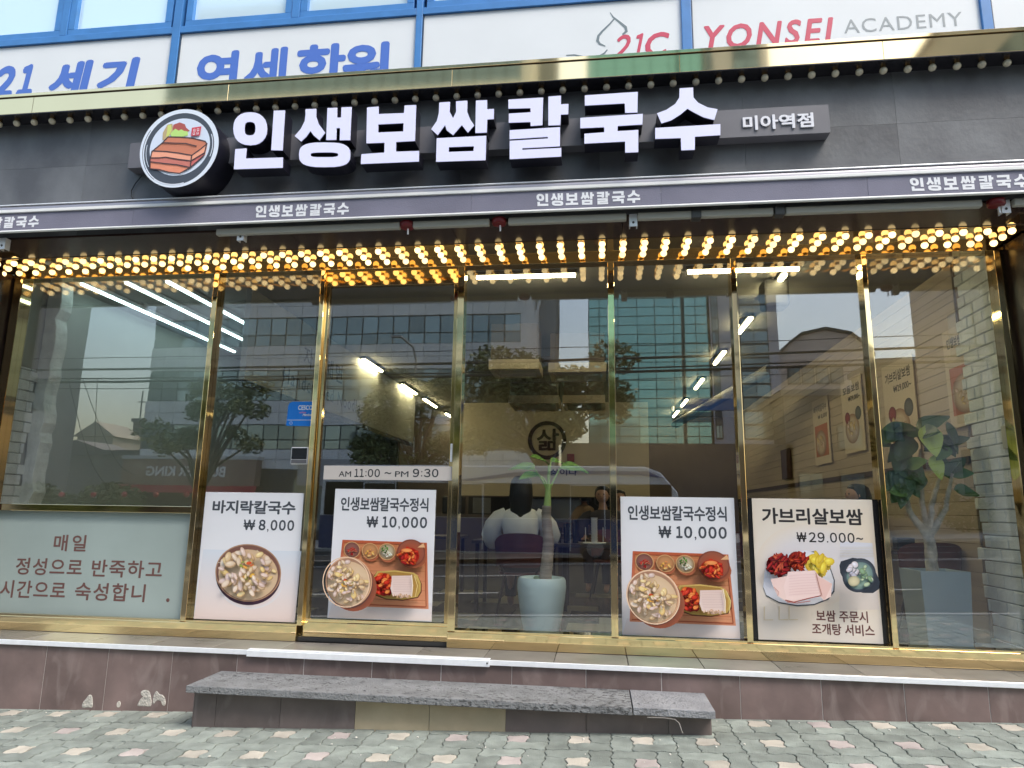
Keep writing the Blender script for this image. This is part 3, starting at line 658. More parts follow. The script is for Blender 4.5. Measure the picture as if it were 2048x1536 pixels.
# ================================================================== AWNING CASSETTE
AWN = mat("charcoal_canvas", (.19, .19, .255), .8, var=.10, scale=3, bump=.15, bscale=120)
RAIL = mat("grey_cassette", (.34, .33, .37), .35, .4, var=.06, scale=3)
WSTR = mat("white_strip", (.80, .81, .80), .4)
awn = thing("awning", "rolled up charcoal awning with white Korean lettering on its valance", "awning", (-1.1, -.95, 3.757))
cas = MB(); prof = [(-.8515, 3.99), (-.90, 4.004), (-.955, 4.0), (-.985, 3.985), (-.992, 3.965), (-.992, 3.949), (-.8515, 3.949)]
cas.add([(-6.3, y, z) for y, z in prof]+[(4.1, y, z) for y, z in prof], [(i, (i+1) % 7, 7+(i+1) % 7, 7+i) for i in range(7)]+[tuple(reversed(range(7))), tuple(range(7, 14))])
obj("cassette", cas, RAIL, awn, smooth=True)
obj("cassette_lip", B(-6.3, 4.1, -.996, -.86, 3.985, 3.995), ALU, awn, bevel=.003)
obj("white_strip", B(-6.3, 4.1, -1.0, -.86, 3.923, 3.9485), WSTR, awn, bevel=.003)
for a, b in ((-6.3, -3.6), (-3.6, -.905), (-.905, .462), (.462, 1.852), (1.852, 4.1)):
    obj("valance_panel", B(a+.001, b-.001, -.988, -.981, 3.777, 3.9225), AWN, awn)
obj("hem", MB().tube([(-6.3, -.985, 3.766), (4.1, -.985, 3.766)], .0105, 10), WSTR, awn, smooth=True)
WL = mat("valance_white_letters", (.80, .82, .86), .6)
gx0, gx1, gz0, gz1 = -2.776, .874, 4.132, 4.634
def word(x0, x1, z0, z1):
    mb = MB()
    for k in GLYPH:
        for poly in GLYPH[k]:
            loops = [[(x0+(p[0]-gx0)/(gx1-gx0)*(x1-x0), z0+(p[1]-gz0)/(gz1-gz0)*(z1-z0)) for p in l] for l in poly]
            mb.prism(loops, -.9898, -.9885)
    return obj("valance_lettering", mb, WL, awn)
for x0 in (-5.155, -2.583, -.426, 2.125, 4.5)[:4]: word(x0, x0+.742, 3.797, 3.897)
# folded arms and brackets beneath
ARM = mat("cream_arm_enamel", (.42, .42, .38), .4)
RED = mat("red_joint_enamel", (.16, .008, .014), .4)
for a, b in ((-2.93, -1.46), (-1.36, -.78), (-.64, .22), (.30, 1.24), (1.32, 2.60), (2.80, 4.1)):
    obj("arm", B(a, b, -.93, -.885, 3.70, 3.752), ARM, awn, bevel=.008)
for x in (-1.41, -.71, 2.70):
    j = obj("arm_joint", MB().lathe([(.05, 3.712), (.055, 3.722), (.055, 3.75), (.05, 3.755)], x, -.90, 16), RED, awn, smooth=True)
    obj("pin", MB().tube([(x+.01, -.91, 3.70), (x+.012, -.912, 3.655)], .006, 6), ALU, j)
for x in (-4.80, -2.74, .27, 2.76):
    bb = MB().box(x-.028, x+.028, -.90, -.895, 3.66, 3.755); bb.box(x-.028, x-.022, -.895, -.85, 3.66, 3.755); bb.box(x+.022, x+.028, -.895, -.85, 3.66, 3.755)
    br = obj("bracket", bb, ALU, awn); obj("bolt", MB().ball((x, -.90, 3.69), .009, 8, 6), mat("dark_screw", (.08, .08, .08), .5), br)
for x in (.71, 1.28): obj("clamp", B(x-.035, x+.035, -.94, -.87, 3.69, 3.755), mat("dark_clamp", (.05, .05, .05), .4), awn, bevel=.006)

# ================================================================== SECOND FLOOR
BLUE = mat("blue_window_frame", (.06, .23, .56), .42, var=.10, scale=6)
BLUED = mat("dark_blue_frame_strip", (.02, .05, .10), .5)
PNL = mat("milky_sign_panel", (.80, .84, .86), .35, var=.03, scale=1.5, spec=.4)
up = thing("upper_window_wall", "second floor strip of blue window frames above milky panels", "window wall", (-1.1, -.45, 5.0))
obj("upper_wall", B(-7.5, 5.5, -.30, .3, 5.3, 14), mat("upper_wall_beige", (.42, .40, .36), .8, var=.1, scale=1), up)
for a, b in ((-6.4, -3.853), (-3.775, -1.549), (-1.491, .72), (.80, 3.018), (3.094, 5.2)):
    obj("panel", B(a, b, -.44, -.40, 4.99, 5.895 if b < 3 else 5.895), PNL, up)
for a, b in ((-3.853, -3.775), (-1.549, -1.491), (.72, .80), (3.018, 3.094)):
    obj("mullion", B(a, b, -.462, -.35, 4.99, 7.2), BLUE, up, bevel=.004)
    obj("dark_strip", B(b, b+.012, -.452, -.35, 4.99, 5.89), BLUED, up)  # narrow dark blue strip along the right edge of each mullion
for a, b in ((-6.4, -3.853), (-3.775, -1.549), (-1.491, .72), (.80, 3.018), (3.094, 5.2)):
    obj("transom", B(a, b, -.46, -.35, 5.897, 5.965), BLUE, up, bevel=.004)
    obj("transom", B(a, b, -.456, -.35, 7.12, 7.2), BLUE, up)
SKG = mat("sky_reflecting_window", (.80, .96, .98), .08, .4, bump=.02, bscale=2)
def sash(x0, x1):
    f = MB(); z0, z1 = 5.968, 7.118
    f.box(x0, x1, -.45, -.38, z0, z0+.062); f.box(x0, x1, -.45, -.38, z1-.06, z1)
    f.box(x0, x0+.065, -.45, -.38, z0+.0625, z1-.0605); f.box(x1-.065, x1, -.45, -.38, z0+.0625, z1-.0605)
    s_ = obj("window_frame", f, BLUE, up, bevel=.003)
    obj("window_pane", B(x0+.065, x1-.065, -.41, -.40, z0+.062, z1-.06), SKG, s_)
for a, b in ((-6.3, -5.01), (-4.93, -3.88), (-3.74, -2.71), (-2.63, -1.575), (-1.46, -.42), (-.34, .70)): sash(a, b)
for x in (-4.97, -2.67, -.38): obj("mullion", B(x-.036, x+.036, -.458, -.35, 5.967, 7.118), BLUE, up, bevel=.003)
tri = digits("panel_lettering", "21", -5.66, -5.20, 5.36, 5.700, -.4412, mat("royal_blue_vinyl", (.085, .19, .62), .4), up, bold=.075, shear=.10)
BV = MATS["royal_blue_vinyl"]
text("panel_lettering", "세", -5.05, -4.62, 5.33, 5.700, -.4412, BV, up, bold=.055, shear=.08)
text("panel_lettering", "기", -4.56, -4.15, 5.33, 5.695, -.4412, BV, up, bold=.06, shear=.08)
for ch, a, b, z0, z1 in (("연", -3.58, -3.17, 5.22, 5.69), ("세", -3.12, -2.72, 5.27, 5.69), ("학", -2.63, -2.175, 5.22, 5.69), ("원", -2.20, -1.77, 5.20, 5.67)):
    text("panel_lettering", ch, a, b, z0, z1, -.4412 if ch != "원" else -.4418, BV, up, bold=.042)
RV = mat("crimson_vinyl", (.62, .06, .12), .4); GV = mat("grey_vinyl", (.30, .34, .36), .4)
digits("panel_lettering", "21", .14, .41, 5.345, 5.572, -.4412, RV, up, bold=.035, shear=.2)
text("panel_lettering", "C", .42, .62, 5.345, 5.572, -.4412, RV, up, bold=.03, shear=.22)
text("panel_lettering", "YONSEI", .90, 1.92, 5.37, 5.60, -.4412, RV, up, bold=.03, shear=.22, spacing=1.22)
text("panel_lettering", "ACADEMY", 1.995, 2.885, 5.44, 5.565, -.4412, GV, up, bold=-.003, spacing=1.1)
fl = Art(lambda x, y: (x, y), -.4412, .0002)
fl.stroke([(.134, 5.793), (.160, 5.745), (.215, 5.69), (.262, 5.64), (.268, 5.60), (.235, 5.571)], [.004, .012, .018, .024, .024, .016], (120, 135, 142))
fl.stroke([(.175, 5.735), (.13, 5.68), (.07, 5.62), (.035, 5.575), (.027, 5.531), (.045, 5.50), (.092, 5.474)], [.012, .014, .018, .022, .024, .018, .008], (120, 135, 142))
fl.stroke([(-.237, 5.414), (-.17, 5.412), (-.09, 5.388), (-.03, 5.378), (.04, 5.384), (.085, 5.41), (.108, 5.44)], [.006, .012, .014, .016, .016, .014, .01], (120, 135, 142))
obj("flame_mark", fl.m, INK, up)

lt = MB(); r9 = random.Random(12)
for i in range(46):
    x = r9.uniform(-4.6, 2.6); y = -.44-abs(r9.gauss(0, .45)); s_ = r9.uniform(.003, .009)
    if -2.9 < x < .75 and y > -.9: y -= .5
    lt.ball((x, y, gz(x)+s_*.5), s_, 6, 4, 1, r9.uniform(.6, 1.8), .6)
tag(obj("pavement_specks", lt, mat("pale_litter", (.55, .53, .48), .9)), "tiny pale crumbs and grit scattered over the paving", kind="stuff")
# ================================================================== POSTERS ON THE GLASS
PAPER = mat("poster_board_white", (.80, .80, .84), .5, var=.015, scale=2, spec=.35)
PEACH = mat("poster_board_peach", (.82, .69, .54), .5, spec=.35, col2=(.80, .75, .70), scale=1.1)
DINK = mat("slate_print", (.060, .068, .085), .5)
def sheet(quad, x0, x1, z0, z1):
    (ax, ay), (bx, by), (cx, cy), (dx, dy) = quad      # TL TR BR BL
    def f(x, y):
        u = v = .5
        for _ in range(8):
            yt = ay+(by-ay)*u; yb = dy+(cy-dy)*u; v = (y-yt)/(yb-yt)
            xl = ax+(dx-ax)*v; xr = bx+(cx-bx)*v; u = (x-xl)/(xr-xl)
        return (x0+(x1-x0)*u, z1-(z1-z0)*v)
    return f
def blobs(A, n, cx, cy, rx, ry, smin, smax, pal, seed, aspect=(.35, .7), shadow=(182, 150, 116)):
    r = random.Random(seed)
    for i in range(n):
        t = r.uniform(0, 6.28); q = math.sqrt(r.random()); x = cx+rx*q*math.cos(t); y = cy+ry*q*math.sin(t)
        a = r.uniform(smin, smax); b = a*r.uniform(*aspect); ro = r.uniform(0, 3.14); c = r.choice(pal)
        A.disc(x+a*.10, y+a*.16, a*1.06, b*1.12, shadow, shadow, ro, 9)
        d = (max(0, c[0]-22), max(0, c[1]-34), max(0, c[2]-46)); A.disc(x, y, a, b, c, d, ro, 11, off=(-a*.2, -b*.2))
        if r.random() < .5: A.disc(x-a*.15, y-b*.2, a*.45, b*.35, tuple(min(250, v+14) for v in c), c, ro, 8)
CLAM = [(236, 218, 200), (244, 228, 212), (230, 206, 168), (240, 214, 154), (228, 208, 204), (244, 222, 172), (234, 214, 190), (238, 216, 206)]
KIM = [(206, 52, 26), (226, 84, 40), (186, 34, 22), (236, 120, 60), (214, 66, 44), (240, 150, 84), (170, 30, 30)]

def noodle_bowl(A, cx, cy, rx, ry, seed, dark=True):
    if dark:
        A.disc(cx+20, cy+110, rx*1.0, ry*.92, (232, 178, 150), (226, 222, 224), n=32)
        A.disc(cx, cy+36, rx, ry*1.02, (70, 42, 62), (58, 34, 52), n=40)
        A.disc(cx, cy, rx*1.01, ry*1.01, (150, 110, 90), (178, 138, 110), n=44)
        A.disc(cx, cy, rx*.975, ry*.97, (150, 104, 84), (122, 86, 76), n=44)
    else:
        A.disc(cx+50, cy+60, rx*1.0, ry*.95, (84, 44, 40), (150, 84, 60), n=32)
        A.disc(cx+6, cy+18, rx, ry, (96, 66, 60), (92, 60, 56), n=40)
        A.disc(cx, cy, rx, ry, (214, 172, 138), (214, 168, 134), n=44)
        A.disc(cx, cy, rx*.95, ry*.95, (150, 112, 90), (168, 128, 104), n=44)
    A.disc(cx, cy+ry*.07, rx*.91, ry*.89, (232, 212, 182), (214, 184, 150), n=40, off=(0, ry*.2))
    r = random.Random(seed)
    for i in range(26):
        x = cx+rx*r.uniform(-.72, .72); y = cy+ry*r.uniform(-.6, .8); a = r.uniform(0, 3.14); L = rx*r.uniform(.12, .3)
        if ((x-cx)/rx)**2+((y-cy)/ry)**2 > .62: continue
        A.stroke([(x-L*math.cos(a), y-L*math.sin(a)), (x+r.uniform(-8, 8), y+r.uniform(-8, 8)), (x+L*math.cos(a), y+L*math.sin(a))], r.uniform(5, 9), r.choice([(226, 208, 176), (232, 214, 190), (206, 182, 152)]))
    blobs(A, 70, cx, cy-ry*.02, rx*.82, ry*.80, rx*.09, rx*.17, CLAM, seed+1)
    blobs(A, 10, cx, cy-ry*.1, rx*.35, ry*.3, rx*.05, rx*.09, [(240, 196, 96), (236, 178, 90), (222, 96, 52), (150, 170, 80), (232, 210, 130)], seed+2)
    blobs(A, 16, cx, cy+ry*.05, rx*.45, ry*.4, rx*.07, rx*.12, CLAM, seed+3)

def poster(label, x0, x1, z0, z1, board):
    p = thing("menu_poster", label, "poster", ((x0+x1)/2, -.015, z0), group="menu posters on the shop windows")
    obj("board", B(x0, x1, -.012, -.0055, z0, z1), board, p, bevel=.001, bseg=1)
    return p
YP = -.0125
p1 = poster("white noodle poster priced 8,000 on the narrow pane left of the door", -3.355, -2.468, .705, 1.75, PAPER)
q1 = [(68, 34), (1178, 28), (1081, 1502), (-91, 1479)]
f1 = sheet(q1, -3.355, -2.468, .705, 1.75)
A = Art(f1, YP); A.poly([(30, 700), (1150, 700), (1081, 1500), (-88, 1478)], (216, 222, 232), (236, 214, 204))
noodle_bowl(A, 546, 955, 374, 322, 11); obj("printed_picture", A.m, INK, p1)
def ptext(p, f, s, box, m, bold=.03, spacing=1.):
    (xa, ya, xb, yb) = box
    a = f(xa, (ya+yb)/2); b = f(xb, (ya+yb)/2); t = f((xa+xb)/2, ya); d = f((xa+xb)/2, yb)
    if any(c.isdigit() for c in s): digits("lettering", s, a[0], b[0], d[1], t[1], -.0128, m, p, bold=bold)
    else: text("lettering", s, a[0], b[0], d[1], t[1], -.0128, m, p, bold=bold, spacing=spacing)
ptext(p1, f1, "바지락칼국수", (145, 125, 1085, 282), DINK, .034, .96)
ptext(p1, f1, "₩", (498, 348, 628, 470), DINK, .022); ptext(p1, f1, "8,000", (662, 345, 1078, 470), DINK, .04)

def set_menu(p, x0, x1, z0, z1):
    q = [(170, 49), (1273, 44), (1218, 1498), (71, 1465)]; f = sheet(q, x0, x1, z0, z1)
    A = Art(f, YP)
    A.poly([(130, 1300), (1225, 1300), (1218, 1490), (76, 1460)], (222, 220, 226), (238, 222, 214))
    A.poly([(245, 618), (1172, 640), (1188, 1364), (155, 1332)], (190, 92, 58), (222, 150, 116))
    A.poly([(268, 655), (1150, 664), (1160, 1330), (195, 1300)], (206, 132, 86), (228, 160, 122))
    for i in range(12):
        y = 690+i*52; A.stroke([(262-i*5, y), (700, y+6), (1152, y+8)], 3.5, (192, 118, 76) if i % 2 else (222, 152, 108))
    A.stroke([(262, 650), (1150, 662), (1162, 1334)], 9, (168, 84, 52)); A.stroke([(180, 1310), (1165, 1340)], 9, (176, 88, 56))
    A.stroke([(200, 1255), (1150, 1290)], 6, (232, 172, 136))
    for (cx, cy, r_, c1, c2, pal, sd_) in ((352, 728, 92, (150, 100, 90), (120, 74, 66), [(186, 44, 40), (160, 30, 34), (204, 70, 60)], 3),
                                     (556, 738, 90, (206, 150, 100), (170, 116, 74), [(240, 186, 96), (236, 158, 96), (246, 206, 130)], 4),
                                     (746, 742, 94, (206, 196, 170), (150, 116, 76), [(226, 232, 214), (236, 238, 226)], 5)):
        A.disc(cx+10, cy+24, r_, r_, (120, 56, 40), (190, 110, 74)); A.disc(cx, cy, r_, r_*.99, (226, 184, 130), (206, 160, 110), n=28)
        A.disc(cx, cy, r_*.9, r_*.9, c1, c2, n=26); blobs(A, 16, cx+4, cy+14, r_*.5, r_*.42, 12, 22, pal, sd_)
    blobs(A, 16, 722, 716, 44, 40, 8, 16, [(70, 128, 52), (96, 158, 70), (48, 100, 44)], 8)
    A.disc(1030, 800, 150, 120, (86, 40, 36), (170, 96, 64)); A.disc(1014, 750, 154, 148, (150, 70, 52), (128, 66, 50), n=34)
    A.disc(1014, 750, 140, 134, (176, 84, 56), (146, 84, 64), n=34); A.poly([(1085, 690), (1150, 640), (1165, 690)], (226, 176, 130))
    A.disc(995, 785, 108, 92, (206, 58, 34), (170, 36, 26)); blobs(A, 80, 995, 785, 96, 82, 16, 38, KIM, 21, (.3, .6), (140, 20, 16))
    A.disc(985, 720, 60, 22, (240, 160, 90), (224, 110, 60))
    A.poly([(620, 1010), (660, 955), (860, 945), (1060, 970), (1108, 1000), (1144, 1080), (1142, 1170), (1105, 1230), (940, 1262), (760, 1250), (650, 1212)], (110, 70, 44))
    A.poly([(630, 1010), (665, 950), (860, 938), (1060, 962), (1100, 990), (1134, 1075), (1132, 1160), (1098, 1218), (940, 1250), (760, 1238), (655, 1200)], (206, 176, 100), (190, 160, 84))
    A.poly([(650, 1015), (680, 965), (860, 952), (1052, 974), (1112, 1080), (1110, 1155), (1085, 1205), (940, 1234), (765, 1222), (668, 1190)], (166, 130, 66), (186, 150, 80))
    A.disc(745, 1090, 100, 122, (196, 50, 30), (160, 30, 24)); blobs(A, 100, 742, 1085, 88, 112, 18, 36, KIM, 31, (.35, .7), (130, 24, 16))
    A.poly([(845, 990), (1055, 985), (1068, 1090), (1060, 1190), (960, 1225), (905, 1205), (850, 1195), (830, 1120), (842, 1050)], (222, 196, 188), (230, 208, 200))
    for i in range(7): A.stroke([(860, 1010+i*24), (950, 1006+i*25), (1050, 1008+i*24)], 2.5, (208, 178, 172))
    blobs(A, 22, 950, 1200, 100, 14, 8, 20, [(232, 206, 190), (222, 190, 170), (206, 168, 120)], 41)
    A.stroke([(1060, 975), (1072, 1090), (1060, 1210)], 9, (240, 226, 206)); A.stroke([(1090, 990), (1122, 1090), (1098, 1210)], 5, (236, 216, 150))
    noodle_bowl(A, 388, 1055, 252, 262, 51, dark=False)
    A.ring(388, 1050, 248, 260, 10, (232, 200, 170), n=44)
    obj("printed_picture", A.m, INK, p)
    ptext(p, f, "인생보쌈칼국수정식", (230, 138, 1190, 296), DINK, .03, .95)
    ptext(p, f, "₩", (516, 352, 640, 478), DINK, .022); ptext(p, f, "10,000", (680, 352, 1184, 478), DINK, .04)
p2 = poster("white set meal poster priced 10,000 on the sliding door", -2.194, -1.327, .750, 1.79, PAPER); set_menu(p2, -2.194, -1.327, .750, 1.79)
p3 = poster("white set meal poster priced 10,000 on the pane right of the potted tree", .178, 1.057, .703, 1.755, PAPER); set_menu(p3, .178, 1.057, .703, 1.755)
p4 = poster("peach pork platter poster priced 29.000 with a black margin", 1.190, 2.078, .706, 1.754, PEACH)
obj("black_backing", B(1.150, 2.122, -.0054, -.0051, .702, 1.757), mat("black_margin", (.012, .012, .014), .2), p4)
f4 = sheet([(15, 35), (1204, 45), (1338, 1486), (94, 1427)], 1.190, 2.078, .706, 1.754)
A = Art(f4, YP)
A.disc(620, 700, 560, 420, (226, 224, 232), (232, 219, 204), n=40); A.poly([(900, 470), (1215, 490), (1290, 1150), (900, 1150)], (222, 222, 232), (226, 214, 206))
for i in range(7): A.stroke([(900, 530+i*16), (1230, 530+i*16)], 3, (216, 206, 180))
for x0 in (150, 300, 400): A.stroke([(x0, 1110), (x0, 1240), (x0+90, 1240)], 8, (222, 204, 168))
A.poly([(140, 930), (170, 1010), (300, 1080), (480, 1112), (650, 1102), (790, 1050), (850, 970), (852, 860), (810, 740), (720, 610), (640, 570), (200, 640)], (66, 72, 84))
A.poly([(138, 920), (170, 1000), (300, 1068), (480, 1100), (650, 1090), (780, 1038), (838, 960), (840, 860), (800, 740), (700, 600), (560, 560), (200, 640), (150, 780)], (232, 236, 246), (222, 226, 238))
A.stroke([(690, 600), (800, 735), (842, 860), (838, 960)], 4, (120, 126, 138))
A.disc(285, 700, 118, 98, (140, 30, 36), (110, 20, 28)); A.disc(465, 660, 84, 88, (160, 44, 34), (130, 26, 26)); A.disc(650, 690, 100, 96, (236, 214, 90), (222, 194, 70))
blobs(A, 110, 285, 700, 110, 92, 22, 52, [(150, 28, 38), (178, 44, 48), (120, 20, 32), (206, 96, 70), (164, 36, 40)], 61, (.2, .4), (90, 14, 24))
blobs(A, 70, 465, 655, 76, 80, 20, 46, [(176, 52, 36), (206, 84, 46), (150, 34, 32), (190, 60, 40)], 62, (.2, .45), (110, 20, 20))
blobs(A, 40, 650, 690, 92, 90, 26, 62, [(240, 220, 86), (244, 230, 120), (226, 200, 70), (246, 236, 150)], 63, (.35, .7), (206, 176, 70))
A.poly([(170, 830), (330, 800), (340, 760), (600, 748), (640, 800), (768, 876), (760, 1000), (690, 1036), (650, 990), (500, 1030), (350, 1058), (240, 990), (200, 910)], (232, 200, 196), (236, 208, 200))
A.poly([(340, 766), (596, 748), (660, 990), (480, 1020), (330, 1040), (300, 900)], (238, 210, 208), (240, 212, 206))
A.poly([(600, 790), (770, 880), (700, 1030), (655, 985)], (228, 190, 182))
for i in range(8): A.stroke([(350, 800+i*26), (470, 790+i*26), (612+i*6, 786+i*25)], 3.5, (226, 190, 190))
A.stroke([(315, 1030), (400, 1050), (520, 1020), (660, 990)], 10, (150, 78, 70)); A.stroke([(330, 1046), (430, 1058), (560, 1040)], 6, (176, 96, 88)); A.stroke([(610, 770), (640, 880), (672, 990)], 5, (170, 110, 100))
A.stroke([(200, 905), (250, 950), (240, 990)], 6, (206, 150, 140))
A.poly([(836, 700), (850, 660), (900, 645), (960, 625), (1080, 640), (1150, 700), (1200, 800), (1222, 860), (1215, 930), (1160, 968), (1060, 966), (940, 920), (880, 840), (845, 770)], (44, 50, 62))
A.disc(1026, 795, 158, 168, (60, 68, 82), (52, 58, 70), rot=.5, n=32); A.disc(1026, 793, 140, 150, (94, 112, 116), (66, 76, 88), rot=.5, n=32)
A.disc(1030, 800, 122, 134, (150, 176, 160), (104, 128, 128), rot=.5, n=30)
blobs(A, 10, 975, 740, 64, 64, 28, 46, [(216, 214, 228), (196, 196, 214), (228, 226, 238)], 71, (.6, .9), (100, 110, 124))
blobs(A, 14, 1090, 800, 56, 90, 16, 34, [(186, 206, 176), (140, 172, 140), (206, 218, 204)], 72, (.4, .8), (96, 120, 116)); A.disc(970, 850, 56, 50, (216, 206, 170), (166, 160, 130))
obj("printed_picture", A.m, INK, p4)
BK = mat("black_print", (.022, .018, .020), .5); MR = mat("maroon_print", (.14, .045, .040), .5)
ptext(p4, f4, "가브리살보쌈", (120, 135, 1118, 302), BK, .032, .98)
ptext(p4, f4, "₩29.000~", (468, 382, 1130, 484), BK, .022)
ptext(p4, f4, "보쌈 주문시", (672, 1158, 1180, 1270), MR, .024); ptext(p4, f4, "조개탕 서비스", (632, 1288, 1246, 1398), MR, .024)

# ================================================================== INTERIOR
FZ = .572
tag(obj("shop_floor", B(-5.9, 3.4, .062, 11.2, FZ-.15, FZ-.006), mat("floor_grout", (.10, .095, .09), .7), keep=False), "dark tiled floor inside the restaurant", kind="structure")
fl_ = bpy.data.objects["shop_floor"]
FT1 = mat("floor_tile_dark", (.085, .070, .066), .25, var=.25, scale=4, rnd=.12); FT2 = mat("floor_tile_beige", (.36, .33, .25), .3, var=.15, scale=4, rnd=.1)
rows = [.10, .52, .94, 1.36, 1.78, 2.2, 2.62, 3.04, 3.46, 3.88]
for j, (a, b) in enumerate(zip(rows[:-1], rows[1:])):
    x = -3.3-(j % 2)*.3; i = 0
    while x < 3.1:
        obj("tile", B(x+.003, x+.597, a+.003, b-.003, FZ-.0055, FZ), FT2 if (i+j*2) % 3 == 0 else FT1, fl_); x += .6; i += 1
WALLB = mat("warm_wall_paint", (.74, .66, .53), .8, var=.05, scale=1)
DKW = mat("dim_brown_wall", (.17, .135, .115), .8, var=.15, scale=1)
CEI = mat("ceiling_grey", (.33, .32, .30), .85, var=.06, scale=1)
tag(obj("shop_ceiling", B(-5.9, 3.4, .062, 11.2, 3.92, 4.1), CEI), "plain grey ceiling inside the restaurant", kind="structure")
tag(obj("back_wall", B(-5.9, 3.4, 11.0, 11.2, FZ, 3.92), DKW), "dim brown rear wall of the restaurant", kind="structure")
tag(obj("left_wall", B(-5.9, -5.62, .062, 11.0, FZ, 3.92), mat("grey_green_plaster", (.42, .44, .40), .85, var=.06, scale=2)), "grey green plastered side wall behind the left window", kind="structure")
rw = tag(obj("right_wall", B(3.24, 3.5, .062, 11.0, FZ, 3.92), mat("cladding_batten", (.20, .15, .11), .8)), "side wall of long beige boards hung with menu prints", kind="structure")
PLK = mat("beige_wall_board", (.52, .43, .34), .55, var=.10, scale=2, stretch=(1, .3, 3), rnd=.05)
for k in range(28):
    z = FZ+k*.12
    if z > 3.86: break
    obj("plank", B(3.222+rng.uniform(-.0015, .0015), 3.239, .80, 10.98, z+.002, z+.1175), PLK, rw)
obj("rail_trim", B(3.205, 3.2215, .80, 10.98, 2.10, 2.16), mat("dark_wall_rail", (.055, .032, .022), .5), rw)
# white painted brick piers with ragged edges
WB = mat("white_painted_brick", (.80, .84, .84), .7, var=.10, scale=5, bump=.5, bscale=22, rnd=.06)
def pier(name, label, xa, xb, xf, sgn, ymax, z0, z1, jag):
    pr = thing(name, label, "brick pier", (xf, .4, FZ), group="whitewashed brick piers inside the shopfront")
    obj("mortar", B(xa, xb, .064, ymax-.12, z0, z1), mat("white_mortar", (.42, .45, .44), .9), pr)
    k = 0; z = z0
    while z < z1-.02:
        L = .235; y = .066-(k % 2)*.117; end = ymax+rng.uniform(-jag, jag)
        while y < end-.03:
            a = max(y, .066); b = min(y+L-.007, end)
            if b-a > .03:
                pr2 = rng.uniform(0, .006)
                obj("brick", B(xf-.0 if sgn > 0 else xf-.03, xf+.03 if sgn > 0 else xf, a, b, z+.004, min(z+.098, z1)) if False else
                    (MB().box(xf-.024-pr2, xf+.01, a, b, z+.004, min(z+.097, z1)) if sgn < 0 else MB().box(xf-.01, xf+.024+pr2, a, b, z+.004, min(z+.097, z1))), WB, pr, bevel=.005, bseg=1)
            y += L
        z += .1025; k += 1
    return pr
pier("brick_pier", "white brick pier lining the right window beside the fig tree", 3.19, 3.24, 3.20, -1, .70, FZ, 3.9, .07)
pier("brick_pier", "white brick pier inside the left window above the frosted pane", -5.62, -5.59, -5.61, 1, .50, FZ, 2.95, .06)
PLW = mat("rough_white_plaster", (.82, .85, .81), .85, var=.12, scale=8, bump=.8, bscale=14)
pl = MB(); n = 34; L_ = []; Rr_ = []
for i in range(n+1):
    z = FZ+(3.88-FZ)*i/n; L_.append((-5.60+rng.uniform(-.01, .01), z)); Rr_.append((-5.465+rng.uniform(-.022, .022), z))
pl.prism([L_+list(reversed(Rr_))], .50, .66)
tag(obj("plaster_edge", pl, PLW, bevel=.006, bseg=1), "ragged white plaster edge of the knocked-through wall by the left window", "plaster edge")
# noodle room header with lettering running into the room
nh = tag(obj("noodle_room_header", B(-3.66, -3.60, .9, 7.5, 2.92, 3.90), mat("pale_header_panel", (.44, .45, .42), .6, var=.05, scale=1)), "pale header panel lettered handcrafted noodles above the noodle room", "sign panel")
fr_ = (Vector((-3.595, 0, 0)), Vector((0, 1, 0)), Vector((0, 0, 1)), Vector((1, 0, 0)))
DG = mat("dark_grey_letters", (.10, .10, .095), .6)
text("lettering", "자가제면", 2.25, 3.55, 3.36, 3.62, 0, DG, nh, bold=.02, spacing=1.3, frame=fr_); text("lettering", "Handcrafted Noodle", 1.75, 4.35, 3.05, 3.24, 0, DG, nh, bold=.012, spacing=1.2, frame=fr_)
obj("lower_glass_frame", B(-3.655, -3.605, .9, 7.5, 2.86, 2.915), mat("black_steel", (.02, .02, .02), .4), nh)
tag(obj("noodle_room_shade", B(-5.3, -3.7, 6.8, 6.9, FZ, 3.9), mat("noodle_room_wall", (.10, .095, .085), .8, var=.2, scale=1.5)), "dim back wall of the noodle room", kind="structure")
# lights
LED = glow("warm_led_bar", (1, .86, .46), 26); LEDF = glow("warm_front_bar", (1, .86, .50), 34); COOL = glow("cool_tube", (.72, 1, .98), 3)
BLK = mat("black_light_track", (.018, .018, .018), .5)
def led(x0, x1, y0, y1, label, grp, m=LED, z=3.86):
    t = thing("led_light", label, "ceiling light", ((x0+x1)/2, (y0+y1)/2, z), group=grp)
    obj("housing", B(x0-.02, x1+.02, y0-.02, y1+.02, z+.022, 3.918), BLK if m is not COOL else mat("white_tube_housing", (.7, .7, .7), .5), t)
    obj("diffuser", B(x0, x1, y0, y1, z, z+.021), m, t)
led(-1.16, -.20, .67, .71, "horizontal glowing bar seen through the pane right of the door", "warm ceiling bars over the front", LEDF)
led(.86, 1.86, .67, .71, "horizontal glowing bar above the fourth poster", "warm ceiling bars over the front", LEDF)
for i, (a, b) in enumerate(((.83, 1.72), (2.3, 3.0), (4.0, 4.82), (6.0, 6.93), (8.15, 9.0), (9.7, 10.6))):
    led(1.755, 1.795, a, b, "%s warm bar of the right-hand ceiling row" % ("nearest", "second", "third", "fourth", "fifth", "farthest")[i], "warm bars in two rows along the ceiling")
for i, (a, b) in enumerate(((4.2, 5.1), (6.3, 7.3), (7.9, 9.0), (10.0, 10.9))):
    led(-3.55, -3.51, a, b, "%s warm bar of the ceiling row left of centre" % ("nearest", "second", "third", "farthest")[i], "warm bars in two rows along the ceiling")
